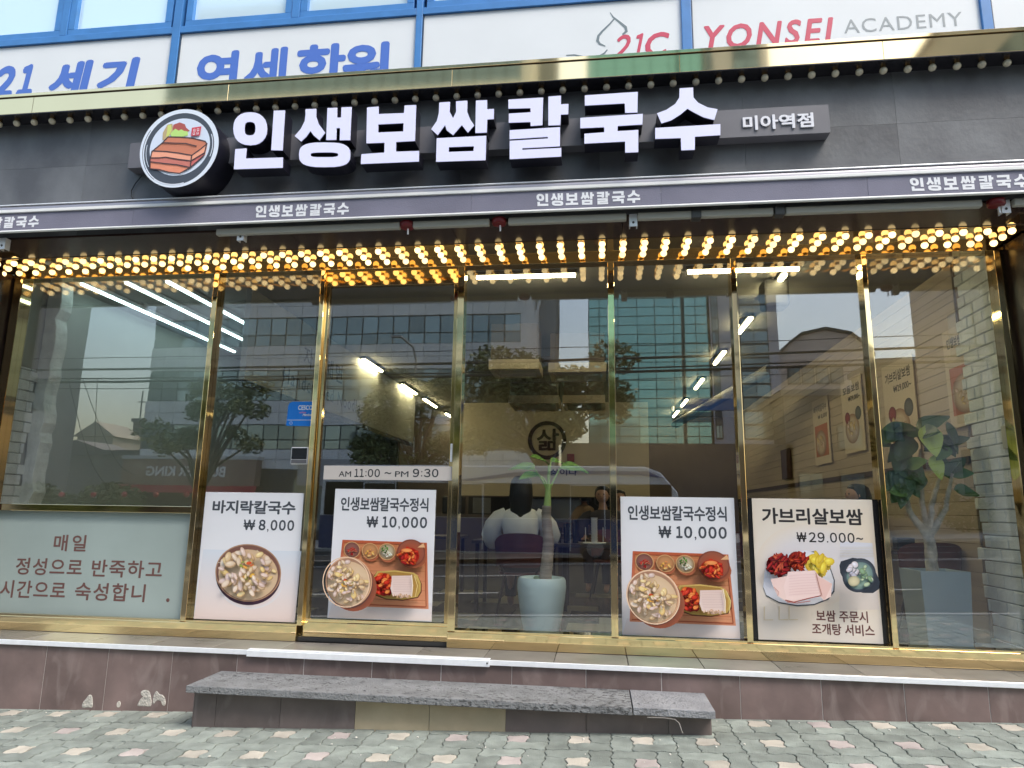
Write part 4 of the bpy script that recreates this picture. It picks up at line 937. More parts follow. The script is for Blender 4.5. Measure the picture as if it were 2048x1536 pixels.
for i, x in enumerate((-5.30, -4.80, -4.35)):
    led(x, x+.03, .55, 3.6, "%s long cool tube on the ceiling behind the left window" % ("left", "middle", "right")[i], "cool tubes behind the left window", COOL)
def spot(x, y, label):
    s_ = thing("spotlight", label, "spotlight", (x, y, 3.7), group="small ceiling spotlights")
    obj("stem", MB().tube([(x, y, 3.92), (x, y, 3.78)], .008, 6), BLK, s_)
    obj("lamp_head", MB().tube([(x, y, 3.80), (x-.03, y-.05, 3.70)], .032, 12), mat("white_spot_body", (.75, .75, .75), .4), s_)
spot(1.62, 2.35, "white spotlight hanging beside the nearest right-hand ceiling bars"); spot(1.55, 8.6, "white spotlight far back beside the right-hand ceiling bars"); spot(-3.2, 10.1, "white spotlight at the back of the left ceiling row")
dk = tag(obj("ceiling_speaker", B(1.62, 1.86, 1.0, 1.25, 3.62, 3.90), BLK, bevel=.03), "black box speaker beside the nearest right-hand ceiling bar", "speaker")
tag(obj("ceiling_duct", MB().tube([(2.45, 4.2, 3.66), (1.75, 10.0, 3.62)], .09, 16), mat("grey_duct_wrap", (.13, .125, .12), .6, var=.15, scale=5), smooth=True), "grey pipe duct slanting back under the ceiling", "duct")
# kitchen front with logo
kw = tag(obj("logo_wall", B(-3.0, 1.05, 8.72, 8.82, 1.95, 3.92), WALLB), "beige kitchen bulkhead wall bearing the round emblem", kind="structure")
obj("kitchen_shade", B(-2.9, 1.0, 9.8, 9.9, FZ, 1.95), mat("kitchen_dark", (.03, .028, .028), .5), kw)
le = thing("wall_emblem", "round brown brush emblem with a red seal on the kitchen bulkhead", "emblem", (-1.05, 8.7, 2.4))
EM = mat("dark_brown_emblem", (.045, .018, .018), .5)
rg = MB(); n = 44
rg.prism([[(-1.05+.405*math.cos(2*math.pi*i/n), 3.115+.405*math.sin(2*math.pi*i/n)) for i in range(n)], [(-1.05+.325*math.cos(2*math.pi*i/n), 3.118+.325*math.sin(2*math.pi*i/n)) for i in range(n)]], 8.70, 8.715)
obj("ring", rg, EM, le); text("brush_letter", "삶", -1.27, -.80, 2.90, 3.36, 8.705, EM, le, bold=.024)
obj("seal", B(-.63, -.48, 8.70, 8.715, 2.66, 2.83), mat("red_seal", (.28, .03, .03), .5), le)
text("brush_line", "삶이다", -.98, -.42, 2.38, 2.52, 8.712, EM, le, bold=.02)
hood = thing("kitchen_hood", "stainless steel hood and counter glinting in the kitchen hatch", "kitchen hood", (-1.1, 9.2, 1.3))
STL = mat("stainless_steel", (.30, .30, .31), .22, 1., bump=.1, bscale=3)
hm = MB(); hm.add([(-1.9, 8.9, 1.93), (-.1, 8.9, 1.93), (-.1, 9.7, 1.93), (-1.9, 9.7, 1.93), (-1.6, 9.1, 2.3), (-.4, 9.1, 2.3), (-.4, 9.6, 2.3), (-1.6, 9.6, 2.3)], [(0,3,2,1),(4,5,6,7),(0,1,5,4),(1,2,6,5),(2,3,7,6),(3,0,4,7)])
obj("hood_shell", hm, STL, hood); obj("splashback", B(-1.7, -.2, 9.72, 9.78, 1.2, 1.92), STL, hood); obj("counter", B(-2.6, .6, 8.85, 9.6, 1.42, 1.47), STL, hood); obj("counter_front", B(-2.6, .6, 8.86, 8.88, FZ, 1.41), DKW, hood)
# hanging boxed frames over the dining room
WD = mat("pale_wood_frame", (.80, .68, .48), .5, var=.15, scale=4, stretch=(.3, 1, 1)); WDD = mat("dark_recess", (.05, .035, .028), .6)
def hangbox(x0, x1, y0, y1, zb, label):
    t = thing("hanging_box_frame", label, "ceiling frame", ((x0+x1)/2, (y0+y1)/2, zb), group="boxed wooden frames hanging from the ceiling")
    m_ = MB(); m_.box(x0, x1, y0, y0+.05, zb, zb+.12); m_.box(x0, x1, y1-.05, y1, zb, zb+.12); m_.box(x0, x0+.06, y0+.0505, y1-.0505, zb, zb+.12); m_.box(x1-.06, x1, y0+.0505, y1-.0505, zb, zb+.12)
    obj("wooden_frame", m_, WD, t); obj("box_panel", B(x0+.02, x1-.02, y0+.02, y1-.02, zb+.121, 3.918), mat("brown_box_panel", (.24, .19, .15), .7, var=.1, scale=1), t)
hangbox(-1.32, -.70, 2.5, 3.1, 3.34, "small box frame nearest the glass, left of centre"); hangbox(-.62, .12, 3.0, 3.7, 3.40, "box frame just right of the nearest one")
hangbox(-1.30, -.56, 4.3, 5.1, 3.20, "box frame farther back above the emblem's left side"); hangbox(-.52, .12, 4.6, 5.4, 3.25, "box frame farther back above the emblem's right side")
# prints on the right wall
def wall_print(y0, y1, z0, z1, title, price, label, kind):
    t = thing("wall_print", label, "menu print", (3.2, (y0+y1)/2, z0), group="menu prints on the board wall")
    obj("sheet", B(3.196, 3.2045, y0, y1, z0, z1), mat("tan_print_sheet", (.70, .60, .48), .6), t)
    F = (Vector((3.195, 0, 0)), Vector((0, -1, 0)), Vector((0, 0, 1)), Vector((-1, 0, 0))); w_ = y1-y0; h = z1-z0
    text("lettering", title, -(y1-.1*w_), -(y0+.08*w_), z1-.20*h, z1-.09*h, 0, BK, t, bold=.03, frame=F)
    text("lettering", price, -(y1-.35*w_), -(y0+.08*w_), z1-.32*h, z1-.24*h, 0, BK, t, bold=.03, frame=F)
    A = Art(lambda a, b: (a, b), 0, 0.0004)
    if kind == 0: A.poly([(-y1+.1*w_, z0+.12*h), (-y1+.1*w_, z0+.6*h), (-y0-.1*w_, z0+.6*h), (-y0-.1*w_, z0+.12*h)], (186, 110, 72))
    A.disc(-(y0+y1)/2-.05*w_, z0+.32*h, w_*.34, h*.2, (232, 214, 186), (150, 110, 84), n=24)
    if kind: A.disc(-y0-.22*w_, z0+.5*h, w_*.14, h*.09, (90, 100, 96), (50, 50, 52)); A.disc(-y1+.25*w_, z0+.48*h, w_*.13, h*.08, (150, 40, 40), (100, 24, 26))
    blobs(A, 14, -(y0+y1)/2-.05*w_, z0+.32*h, w_*.22, h*.12, w_*.04, w_*.07, CLAM, int(y0*10)+3)
    m2 = MB(); m2.c = A.m.c; m2.v = [(3.1955+v[1], -v[0], v[2]) for v in A.m.v]; m2.f = A.m.f
    obj("printed_picture", m2, INK, t)
wall_print(.34, 1.02, 2.42, 3.32, "인생보쌈칼국수정식", "₩ 10,000", "nearest menu print on the board wall, priced 10,000", 0)
wall_print(1.66, 2.42, 2.22, 3.28, "가브리살보쌈", "₩29,000~", "second menu print on the board wall, priced 29,000", 1)
wall_print(3.05, 3.75, 2.42, 3.36, "모듬보쌈", "₩39,000~", "third menu print on the board wall, priced 39,000", 1)
wall_print(4.3, 5.0, 2.36, 3.30, "바지락칼국수", "₩ 8,000", "fourth menu print on the board wall, priced 8,000", 0)
obj("wall_sign", B(3.19, 3.2, 6.3, 6.9, 2.25, 2.75), EM, rw)

# furniture
RW = mat("walnut_shell", (.14, .05, .045), .35, var=.2, scale=5, stretch=(1, 1, 4)); TOPM = mat("dark_table_top", (.07, .055, .05), .3, var=.15, scale=4); LEGM = mat("dark_metal_leg", (.05, .028, .022), .35, .3)
def make_chair(label, loc, rz):
    c = thing("dining_chair", label, "chair", loc, rz, "walnut shell chairs", local=True)
    s_ = MB(); n = 9
    for lay, dz in ((0, 0), (1, .02)):
        pass
    s_.prism([[(.22*math.cos(2*math.pi*i/20)*(1 if math.cos(2*math.pi*i/20) > 0 else 1), .21*math.sin(2*math.pi*i/20)) for i in range(20)]], 0, .025)
    seat = MB(); seat.v = [(v[0], v[2], .45-v[1]) for v in s_.v]; seat.f = [tuple(reversed(f)) for f in s_.f]
    obj("seat", seat, RW, c, bevel=.006)
    bk = MB(); rows_ = 7; cols = 13
    for t in (0, .014):
        for j in range(rows_):
            for i in range(cols):
                a = math.pi*(.08+.84*i/(cols-1)); h = .50+.34*(j/(rows_-1))*(1-.28*abs((i-(cols-1)/2)/((cols-1)/2))**3); r_ = .235+.02*j/(rows_-1)+t
                bk.v.append((-r_*math.cos(a)*1.02, -r_*math.sin(a)*.92-.015*j/(rows_-1), h))
    N = rows_*cols
    for t in (0, 1):
        for j in range(rows_-1):
            for i in range(cols-1):
                q = (t*N+j*cols+i, t*N+j*cols+i+1, t*N+(j+1)*cols+i+1, t*N+(j+1)*cols+i); bk.f.append(q if t == 0 else tuple(reversed(q)))
    for i in range(cols-1):
        bk.f.append((i, N+i, N+i+1, i+1)); k = (rows_-1)*cols; bk.f.append((k+i, k+i+1, N+k+i+1, N+k+i))
    for j in range(rows_-1):
        bk.f.append((j*cols, (j+1)*cols, N+(j+1)*cols, N+j*cols)); k = cols-1; bk.f.append((j*cols+k, N+j*cols+k, N+(j+1)*cols+k, (j+1)*cols+k))
    obj("backrest", bk, RW, c, smooth=True)
    for sx_, sy_ in ((1, 1), (1, -1), (-1, 1), (-1, -1)):
        obj("leg", MB().tube([(.15*sx_, .14*sy_, .43), (.24*sx_, .23*sy_, 0)], [.014, .010], 8), LEGM, c)
    for sx_ in (1, -1): obj("back_support", MB().tube([(.15*sx_, -.13, .43), (.21*sx_, -.17, .52)], .01, 6), LEGM, c)
    return c
ch0 = make_chair("brown shell chair under the woman in the white blouse", (-.80, 1.62, FZ), R(6))
dup(ch0, (3.0, 1.28, FZ), R(-8), "brown shell chair between the fig planter and the white brick pier")
dup(ch0, (2.25, 1.35, FZ), R(150), "brown shell chair left of the fig planter")
dup(ch0, (.15, 3.6, FZ), R(175), "brown shell chair behind the cutlery table")
dup(ch0, (1.9, 4.2, FZ), R(10), "brown shell chair far behind the pork platter poster")
def make_table(label, loc, w_=.75, d=.70):
    t = thing("dining_table", label, "table", loc, 0, "dark dining tables", local=True)
    obj("table_top", B(-w_/2, w_/2, -d/2, d/2, .70, .735), TOPM, t, bevel=.004)
    for sx_, sy_ in ((1, 1), (1, -1), (-1, 1), (-1, -1)): obj("leg", B(sx_*(w_/2-.06)-.02, sx_*(w_/2-.06)+.02, sy_*(d/2-.06)-.02, sy_*(d/2-.06)+.02, 0, .6995), LEGM, t)
    return t
t0 = make_table("dark table facing the woman in the white blouse", (-.85, 2.42, FZ), 1.1)
dup(t0, (.10, 1.95, FZ), 0, "dark table stacked with paper cups right of the potted tree")
dup(t0, (2.7, 2.0, FZ), 0, "dark table behind the fig planter"); dup(t0, (-.2, 5.2, FZ), 0, "dark table deep in the centre of the room"); dup(t0, (1.9, 5.0, FZ), 0, "dark table deep in the room by the board wall")
dup(t0, (-2.3, 3.4, FZ), 0, "dark table behind the sliding door")
TZ = FZ+.736
WC = mat("paper_cup_white", (.7, .7, .7), .6)
tray = thing("cup_tray", "white tray holding a stack of paper cups", "tray", (-.04, 1.72, TZ))
obj("tray_plate", B(-.16, .08, 1.64, 1.80, TZ+.001, TZ+.016), WC, tray, bevel=.006)
for x in (-.13, .05): obj("tray_post", MB().tube([(x, 1.66, TZ+.016), (x, 1.66, TZ+.17)], .005, 6), WC, tray)
cups = thing("paper_cups", "tall stack of white paper cups standing on the tray", "cups", (-.04, 1.72, TZ+.017))
for i in range(9): obj("cup", MB().lathe([(.028, TZ+.017+i*.028), (.037, TZ+.044+i*.028)], -.04, 1.72, 14), WC, cups)
ket = thing("steel_tumbler_set", "dark steel tumblers and tongs standing beside the paper cups", "tumblers", (-.30, 1.80, TZ))
for i, (dx, h) in enumerate(((-.42, .16), (-.33, .20), (-.24, .24))): obj("tumbler", MB().lathe([(.032, TZ), (.038, TZ+h), (.034, TZ+h)], dx, 1.80+.03*i, 14), mat("dark_glossy_steel", (.12, .12, .12), .15, 1), ket, smooth=True)
def bottle(x, y, label):
    b = tag(obj("water_bottle", MB().lathe([(.03, TZ), (.035, TZ+.01), (.035, TZ+.15), (.014, TZ+.19), (.014, TZ+.22), (.016, TZ+.225)], x, y, 14), mat("bottle_grey", (.2, .22, .22), .1), smooth=True), label, "bottle")
bottle(2.52, 1.80, "grey bottle on the table behind the fig planter"); bottle(-.55, 2.2, "grey bottle on the table before the seated woman")
tissue = tag(obj("tissue_box", B(2.95, 3.12, 1.78, 1.9, TZ, TZ+.12), mat("black_tissue_box", (.02, .02, .02), .4), bevel=.01), "black tissue box on the table behind the fig planter", "tissue box")
reg = thing("cash_counter", "low counter with a small screen left of the kitchen hatch", "counter", (-2.2, 6.0, FZ))
obj("counter_body", B(-2.7, -1.6, 5.7, 6.3, FZ, FZ+1.0), DKW, reg); obj("screen", B(-2.1, -1.8, 5.95, 5.98, FZ+1.02, FZ+1.28), mat("screen_grey", (.2, .2, .19), .3), reg); obj("cash_machine", B(-2.6, -2.25, 5.8, 6.1, FZ+1.001, FZ+1.3), BLK, reg, bevel=.03)
sill = tag(obj("low_sill", B(2.95, 3.18, .07, .5, FZ, .66), mat("white_sill", (.5, .5, .48), .6), bevel=.004), "low white sill block at the foot of the brick pier", "sill block")
swt = tag(obj("switch_box", B(3.14, 3.17, .085, .16, 2.16, 2.34), mat("cream_switch_box", (.55, .54, .47), .5), bevel=.005), "cream switch box high on the brick pier", "switch box")

# ---- people
SKIN = mat("skin", (.50, .30, .22), .5); HAIR = mat("black_hair", (.008, .007, .008), .35, bump=.4, bscale=90, stretch=(1, 1, .1))
def skin_body(verts, edges, radii, m, parent, root=0, name="body"):
    me = bpy.data.meshes.new(name); me.from_pydata(verts, edges, []); me.update()
    o = bpy.data.objects.new(name, me); COL.objects.link(o)
    o.modifiers.new("skin", 'SKIN'); sk_ = me.skin_vertices[0].data
    for i, r_ in enumerate(radii): sk_[i].radius = (r_, r_) if not isinstance(r_, tuple) else r_
    sk_[root].use_root = True
    sb = o.modifiers.new("sub", 'SUBSURF'); sb.levels = 2; sb.render_levels = 2
    bpy.context.view_layer.update(); dg = bpy.context.evaluated_depsgraph_get()
    m2 = bpy.data.meshes.new_from_object(o.evaluated_get(dg)); bpy.data.objects.remove(o)
    m2.materials.clear(); m2.materials.append(m)
    for p in m2.polygons: p.use_smooth = True; p.material_index = 0
    return raw(name, m2, parent)
def loft(rings, n=20):
    """rings: (cx,cy,z,rx,ry)"""
    mb = MB()
    for cx, cy, z, rx, ry in rings:
        for k in range(n):
            t = 2*math.pi*k/n; mb.v.append((cx+rx*math.cos(t), cy+ry*math.sin(t), z))
    for i in range(len(rings)-1):
        for k in range(n): mb.f.append((i*n+k, i*n+(k+1) % n, (i+1)*n+(k+1) % n, (i+1)*n+k))
    mb.f.append(tuple(reversed(range(n)))); mb.f.append(tuple((len(rings)-1)*n+k for k in range(n)))
    return mb
def seated(label, loc, rz, top, hairlen, sc=1., skirt=None):
    """seated figure facing local +y; seat at z=.45"""
    p = thing("person", label, "person", loc, rz, local=True); p.scale = (sc, sc, sc)
    V = [(0, 0, .55), (0, -.01, .75), (0, -.01, .95), (0, 0, 1.08), (0, .02, 1.17), (0, .03, 1.28),
         (.19, 0, 1.02), (.27, .05, .80), (.20, .27, .72), (-.19, 0, 1.02), (-.27, .05, .80), (-.20, .27, .72),
         (.10, .03, .53), (.12, .42, .50), (.12, .45, .12), (.12, .55, .05), (-.10, .03, .53), (-.12, .42, .50), (-.12, .45, .12), (-.12, .55, .05)]
    E_ = [(0, 1), (1, 2), (2, 3), (3, 4), (4, 5), (2, 6), (6, 7), (7, 8), (2, 9), (9, 10), (10, 11), (0, 12), (12, 13), (13, 14), (14, 15), (0, 16), (16, 17), (17, 18), (18, 19)]
    Rd = [.13, .11, .12, .06, .05, .085, .055, .042, .028, .055, .042, .028, .085, .06, .038, .035, .085, .06, .038, .035]
    skin_body(V, E_, Rd, SKIN, p)
    hd = obj("head", MB().ball((0, .035, 1.30), .095, 18, 12, 1, 1.08, 1.2), SKIN, p, smooth=True)
    obj("nose", MB().ball((0, .14, 1.285), .016, 8, 6, 1, 1, 1.4), SKIN, hd)
    for s_ in (1, -1):
        obj("eye", MB().ball((.034*s_, .125, 1.31), .011, 8, 6), mat("eye_dark", (.02, .015, .012), .3), hd)
        obj("ear", MB().ball((.097*s_, .03, 1.295), .02, 8, 6, .4, 1, 1.5), SKIN, hd)
        hand = MB().ball((.20*s_, .31, .715), .035, 10, 8, 1, 1.2, .5)
        for q in range(4): hand.tube([(.20*s_+(q-1.5)*.017, .34, .715), (.20*s_+(q-1.5)*.019, .375+.006*(1.5-abs(q-1.5)), .708), (.20*s_+(q-1.5)*.019, .40+.006*(1.5-abs(q-1.5)), .695)], .0075, 6)
        hand.tube([(.20*s_-.03*s_, .30, .715), (.20*s_-.05*s_, .325, .712), (.20*s_-.055*s_, .345, .705)], .009, 6)
        obj("hand", hand, SKIN, p, smooth=True)
    obj("mouth", B(-.02, .02, .128, .134, 1.245, 1.250), mat("lips", (.35, .10, .09), .5), hd)
    rings = [(0, .015, 1.425, .03, .03), (0, .01, 1.415, .075, .08), (0, .0, 1.38, .105, .115), (0, -.012, 1.32, .118, .120), (0, -.03, 1.25, .122, .112), (0, -.045, 1.18, .125, .098)]
    zz = 1.18
    while zz > 1.18-hairlen: zz -= .04; k = (1.18-zz)/max(hairlen, .01); rings.append((0, -.05-.03*k, zz, .125-.05*k*k+.01*math.sin(zz*60), .085-.03*k))
    obj("hair", loft(list(reversed(rings)), 26), HAIR, p, smooth=True)
    # blouse: torso shell and puffed sleeves
    b = loft([(0, 0, .56, .175, .15), (0, 0, .66, .165, .14), (0, -.01, .80, .175, .14), (0, -.01, .92, .20, .145), (0, 0, 1.02, .215, .13), (0, 0, 1.07, .15, .10), (0, .005, 1.10, .08, .07)], 26)
    bl = obj("blouse", b, top, p, smooth=True)
    for s_ in (1, -1):
        sl = MB().tube([(.15*s_, 0, 1.03), (.225*s_, .0, .99), (.285*s_, .02, .91), (.31*s_, .05, .82), (.29*s_, .12, .76), (.245*s_, .20, .735), (.22*s_, .25, .73)], [.07, .085, .095, .105, .105, .085, .045], 18)
        obj("sleeve", sl, top, bl, smooth=True)
    sk2 = loft([(0, .02, .44, .20, .19), (0, .02, .50, .20, .18), (0, 0, .58, .178, .155)], 22)
    obj("trousers", sk2, skirt or mat("dark_skirt", (.05, .03, .03), .8), p, smooth=True)
    for s_ in (1, -1):
        obj("trouser_leg", MB().tube([(.10*s_, .05, .53), (.12*s_, .30, .53), (.12*s_, .44, .50), (.12*s_, .47, .38), (.12*s_, .46, .15)], [.10, .09, .085, .07, .06], 14), skirt or MATS["dark_skirt"], p, smooth=True)
    return p
BLO = mat("white_blouse", (.85, .88, .92), .75, var=.04, scale=6, bump=.25, bscale=9)
DKT = mat("dark_top", (.05, .045, .05), .8); GRT = mat("grey_top", (.16, .15, .15), .8)
seated("woman with black shoulder-length hair in a white blouse, seated with her back to the window", (-.80, 1.62, FZ), R(4), BLO, .17, 1.0)
seated("diner with black hair just above the right poster's top edge", (2.95, 2.72, FZ), R(100), DKT, .06)
seated("diner with black hair seated behind the paper cups", (.07, 4.2, FZ), R(170), DKT, .04); seated("diner in grey seated deeper in, right of the gold post", (.33, 5.6, FZ), R(190), GRT, .04)
cook = seated("cook in a pale cap working in the kitchen hatch", (-.28, 9.2, FZ+.12), R(60), mat("beige_apron_top", (.35, .25, .18), .8), .0)
obj("cap", MB().lathe([(.11, 1.36), (.118, 1.40), (.10, 1.46), (.02, 1.475)], 0, .02, 18), mat("pale_cap", (.5, .48, .45), .7), cook, smooth=True)

# ---- plants
POT = mat("pale_blue_green_glaze", (.64, .82, .84), .38, var=.05, scale=3, bump=.05)
TRK = mat("ringed_trunk_bark", (.46, .38, .31), .8, var=.35, scale=3, stretch=(1, 1, 9), bump=.6, bscale=14)
SOIL = mat("potting_soil", (.03, .022, .016), .95, bump=.5, bscale=60)
SH = mat("young_green_stalk", (.58, .80, .25), .45, var=.15, scale=5)
LF = mat("broad_leaf_green", (.20, .42, .08), .4, var=.3, scale=9)
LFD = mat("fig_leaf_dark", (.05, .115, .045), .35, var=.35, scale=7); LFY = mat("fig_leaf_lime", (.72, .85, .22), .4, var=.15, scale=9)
def leaf(o, d, up, L, W, droop=.2, cup=.12, tip=2.0, thick=.0015, n=9, wave=.0):
    """one leaf: o base, d direction, up normal"""
    o, d, up = Vector(o), Vector(d).normalized(), Vector(up).normalized(); s_ = d.cross(up).normalized(); up = s_.cross(d).normalized()
    top = []
    for i in range(n+1):
        t = i/n; wd = W*math.sin(math.pi*min(1, t**.75))**.8 if 0 < t < 1 else .0015
        c = o + d*L*t - Vector((0, 0, 1))*droop*L*t*t
        for k in (-1, -.5, 0, .5, 1):
            top.append(c + s_*wd/2*k + up*(cup*abs(k)*wd + wave*math.sin(t*9+k*2)*W))
    mb = MB(); mb.v = [tuple(v) for v in top]+[tuple(v-up*thick) for v in top]; N = len(top)
    for i in range(n):
        for k in range(4):
            q = (i*5+k, i*5+k+1, (i+1)*5+k+1, (i+1)*5+k); mb.f.append(q); mb.f.append(tuple(N+a for a in reversed(q)))
    return mb
pt = thing("potted_tree", "bare ringed trunk sprouting broad green leaves in a rounded pale blue pot", "potted plant", (-.49, .52, FZ))
px_, py_ = -.49, .53
obj("saucer", MB().lathe([(.16, FZ), (.175, FZ+.012), (.18, FZ+.035), (.172, FZ+.035)], px_, py_, 40), mat("white_saucer", (.75, .76, .76), .4), pt, smooth=True)
obj("pot", MB().lathe([(.145, FZ+.037), (.16, FZ+.08), (.183, FZ+.20), (.203, FZ+.33), (.212, FZ+.42), (.208, FZ+.475), (.195, FZ+.495), (.178, FZ+.495), (.165, FZ+.47)], px_, py_, 48), POT, pt, smooth=True)
obj("soil", MB().lathe([(.001, FZ+.455), (.172, FZ+.455)], px_, py_, 24), SOIL, pt)
tp = [(-.465, .53, FZ+.45), (-.452, .53, FZ+.55), (-.440, .53, FZ+.68), (-.432, .53, FZ+.80), (-.445, .53, FZ+.92), (-.455, .53, FZ+1.03), (-.448, .53, FZ+1.12)]
tk = MB(); pts = []; rr = []
for i in range(len(tp)-1):
    for k in range(7):
        t = k/7; a = Vector(tp[i]).lerp(Vector(tp[i+1]), t); pts.append(a); rr.append(.056-.017*((i+t)/6)+(.003 if k % 2 else -.001))
tk.tube(pts, rr, 16); obj("trunk", tk, TRK, pt, smooth=True)
cr = (-.445, .53, FZ+1.10)
obj("stalk", MB().tube([cr, (-.44, .53, FZ+1.2), (-.437, .53, FZ+1.30)], [.034, .027, .022], 12), SH, pt, smooth=True)
for a in ([(-.445, .53, FZ+1.24), (-.49, .54, FZ+1.33), (-.56, .55, FZ+1.43)], [(-.437, .53, FZ+1.28), (-.44, .53, FZ+1.37), (-.435, .54, FZ+1.47)], [(-.432, .53, FZ+1.24), (-.39, .53, FZ+1.33), (-.335, .53, FZ+1.44)], [(-.44, .53, FZ+1.26), (-.47, .50, FZ+1.34), (-.51, .48, FZ+1.37)], [(-.436, .53, FZ+1.28), (-.43, .57, FZ+1.40), (-.42, .62, FZ+1.50)]):
    obj("leaf_stem", MB().tube(a, [.011, .008, .006], 8), SH, pt, smooth=True)
for o_, d_, L, W, dr in (((-.56, .55, FZ+1.43), (-1, .25, .25), .27, .20, .25), ((-.435, .54, FZ+1.47), (-.6, -.5, .45), .24, .17, .25), ((-.335, .53, FZ+1.44), (1, .1, .12), .26, .22, .28), ((-.51, .48, FZ+1.37), (-1, -.5, .1), .20, .16, .3), ((-.42, .62, FZ+1.50), (.7, .5, .1), .22, .18, .3)):
    obj("leaf", leaf(o_, d_, (0, -.45, 1), L, W, dr, .1, wave=.02), LF, pt, smooth=True)
obj("sprout", MB().ball((-.53, .47, FZ+.49), .028, 8, 6, 1, 1, .8), mat("succulent_grey_green", (.16, .24, .15), .6), pt, smooth=True)

fg = thing("fig_plant", "pale branching fiddle-leaf fig in a tall square grey planter", "potted plant", (2.74, .62, FZ))
PL2 = mat("blue_grey_planter", (.44, .56, .62), .5, var=.05, scale=2)
pk = MB(); zt = FZ+.63
b0 = [(2.60, .48), (2.94, .50), (2.92, .80), (2.58, .78)]; b1 = [(2.58, .46), (2.97, .48), (2.95, .84), (2.56, .82)]
pk.add([(x, y, FZ) for x, y in b0]+[(x, y, zt) for x, y in b1]+[(x*.92+2.765*.08, y*.92+.65*.08, zt) for x, y in b1]+[(x*.92+2.765*.08, y*.92+.65*.08, zt-.05) for x, y in b1],
       [(0,1,5,4),(1,2,6,5),(2,3,7,6),(3,0,4,7),(4,5,9,8),(5,6,10,9),(6,7,11,10),(7,4,8,11),(8,9,13,12),(9,10,14,13),(10,11,15,14),(11,8,12,15),(12,13,14,15),(3,2,1,0)])
obj("planter", pk, PL2, fg, bevel=.004)
BRK = mat("pale_fig_bark", (.62, .56, .47), .85, var=.35, scale=14, bump=.4, bscale=40)
nodes = {'a': (2.76, .65, zt-.06), 'b': (2.745, .64, 1.46), 'c': (2.60, .62, 1.68), 'd': (2.55, .60, 2.0), 'e': (2.80, .66, 1.72), 'f': (2.87, .66, 1.92), 'g': (2.93, .64, 2.10), 'h': (2.72, .64, 1.75), 'i': (2.735, .62, 2.20), 'j': (2.88, .60, 1.70), 'k': (2.97, .60, 2.02)}
for s_, r_ in (('ab', (.047, .042)), ('bcd', (.034, .024, .014)), ('befg', (.036, .022, .014, .009)), ('bhi', (.03, .02, .012)), ('bjk', (.032, .020, .010))):
    P_ = [nodes[c] for c in s_]; q = []; rr = []
    for i in range(len(P_)-1):
        for k in range(5):
            t = k/5; v = Vector(P_[i]).lerp(Vector(P_[i+1]), t); v += Vector((rng.uniform(-.006, .006), rng.uniform(-.006, .006), 0)); q.append(v); rr.append(r_[i]+(r_[i+1]-r_[i])*t+rng.uniform(0, .003))
    q.append(Vector(P_[-1])); rr.append(r_[-1])
    obj("branch" if s_ != 'ab' else "trunk", MB().tube(q, rr, 10), BRK, fg, smooth=True)
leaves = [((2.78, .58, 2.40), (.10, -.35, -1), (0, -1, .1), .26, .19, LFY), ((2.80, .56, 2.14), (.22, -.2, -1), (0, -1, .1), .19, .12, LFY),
          ((2.73, .62, 2.36), (.9, -.1, .55), (-.3, -.6, .8), .30, .20, LFD), ((2.96, .60, 2.44), (.2, -.1, -1), (.5, -.8, .3), .26, .13, LFD), ((2.72, .62, 2.38), (-1, -.1, .05), (0, -.6, .8), .30, .18, LFD),
          ((2.60, .62, 2.34), (-1, 0, -.25), (0, -.7, .7), .26, .18, LFD), ((2.68, .60, 2.30), (-.7, -.2, -.7), (0, -.8, .5), .26, .18, LFD), ((2.94, .62, 2.24), (.8, 0, .35), (-.2, -.7, .7), .22, .13, LFD),
          ((2.60, .60, 2.2), (-.5, -.2, -.9), (0, -1, .3), .22, .17, LFD), ((2.60, .60, 2.08), (.5, -.3, -.7), (0, -1, .3), .20, .16, LFD), ((2.55, .60, 2.0), (-.6, -.2, -.6), (0, -1, .3), .20, .16, LFD), ((2.57, .60, 1.98), (.5, -.3, -.9), (0, -1, .2), .20, .14, LFD), ((2.56, .60, 2.02), (0, -.3, -1), (0, -1, .2), .24, .17, LFD),
          ((2.94, .60, 2.0), (.6, -.1, .7), (-.3, -.8, .4), .20, .11, LFD), ((2.96, .60, 1.86), (1, -.1, -.12), (0, -.7, .7), .19, .15, mat("fig_leaf_mid", (.10, .22, .06), .4, var=.2, scale=7)), ((2.84, .62, 2.15), (.4, -.2, -.8), (0, -1, .2), .20, .13, LFD),
          ((2.72, .60, 2.0), (-.4, -.3, -.7), (0, -1, .2), .18, .12, LFD), ((2.50, .60, 2.24), (-.6, 0, .1), (0, -.7, .7), .16, .14, LFD), ((2.85, .60, 2.30), (.6, -.2, -.6), (.3, -.8, .4), .18, .12, LFD)]
r8 = random.Random(31)
for (cx_, cy_, cz_, n_) in ((2.56, .60, 2.02, 5), (2.60, .62, 2.28, 5), (2.93, .62, 2.28, 4), (2.74, .62, 2.34, 3), (2.95, .62, 2.0, 2), (2.58, .6, 1.88, 3)):
    for q_ in range(n_):
        a_ = r8.uniform(0, 6.28); leaves.append(((cx_+r8.uniform(-.03, .03), cy_+r8.uniform(-.03, .05), cz_+r8.uniform(-.05, .05)), (math.cos(a_), -.35+.25*math.sin(a_), r8.uniform(-.9, .5)), (0, -1, .45), r8.uniform(.14, .22), r8.uniform(.10, .16), LFD if r8.random() < .7 else MATS["fig_leaf_mid"]))
for o_, d_, u_, L, W, m_ in leaves: obj("leaf", leaf(o_, d_, u_, L, W, .12, .10, wave=.03), m_, fg, smooth=True)
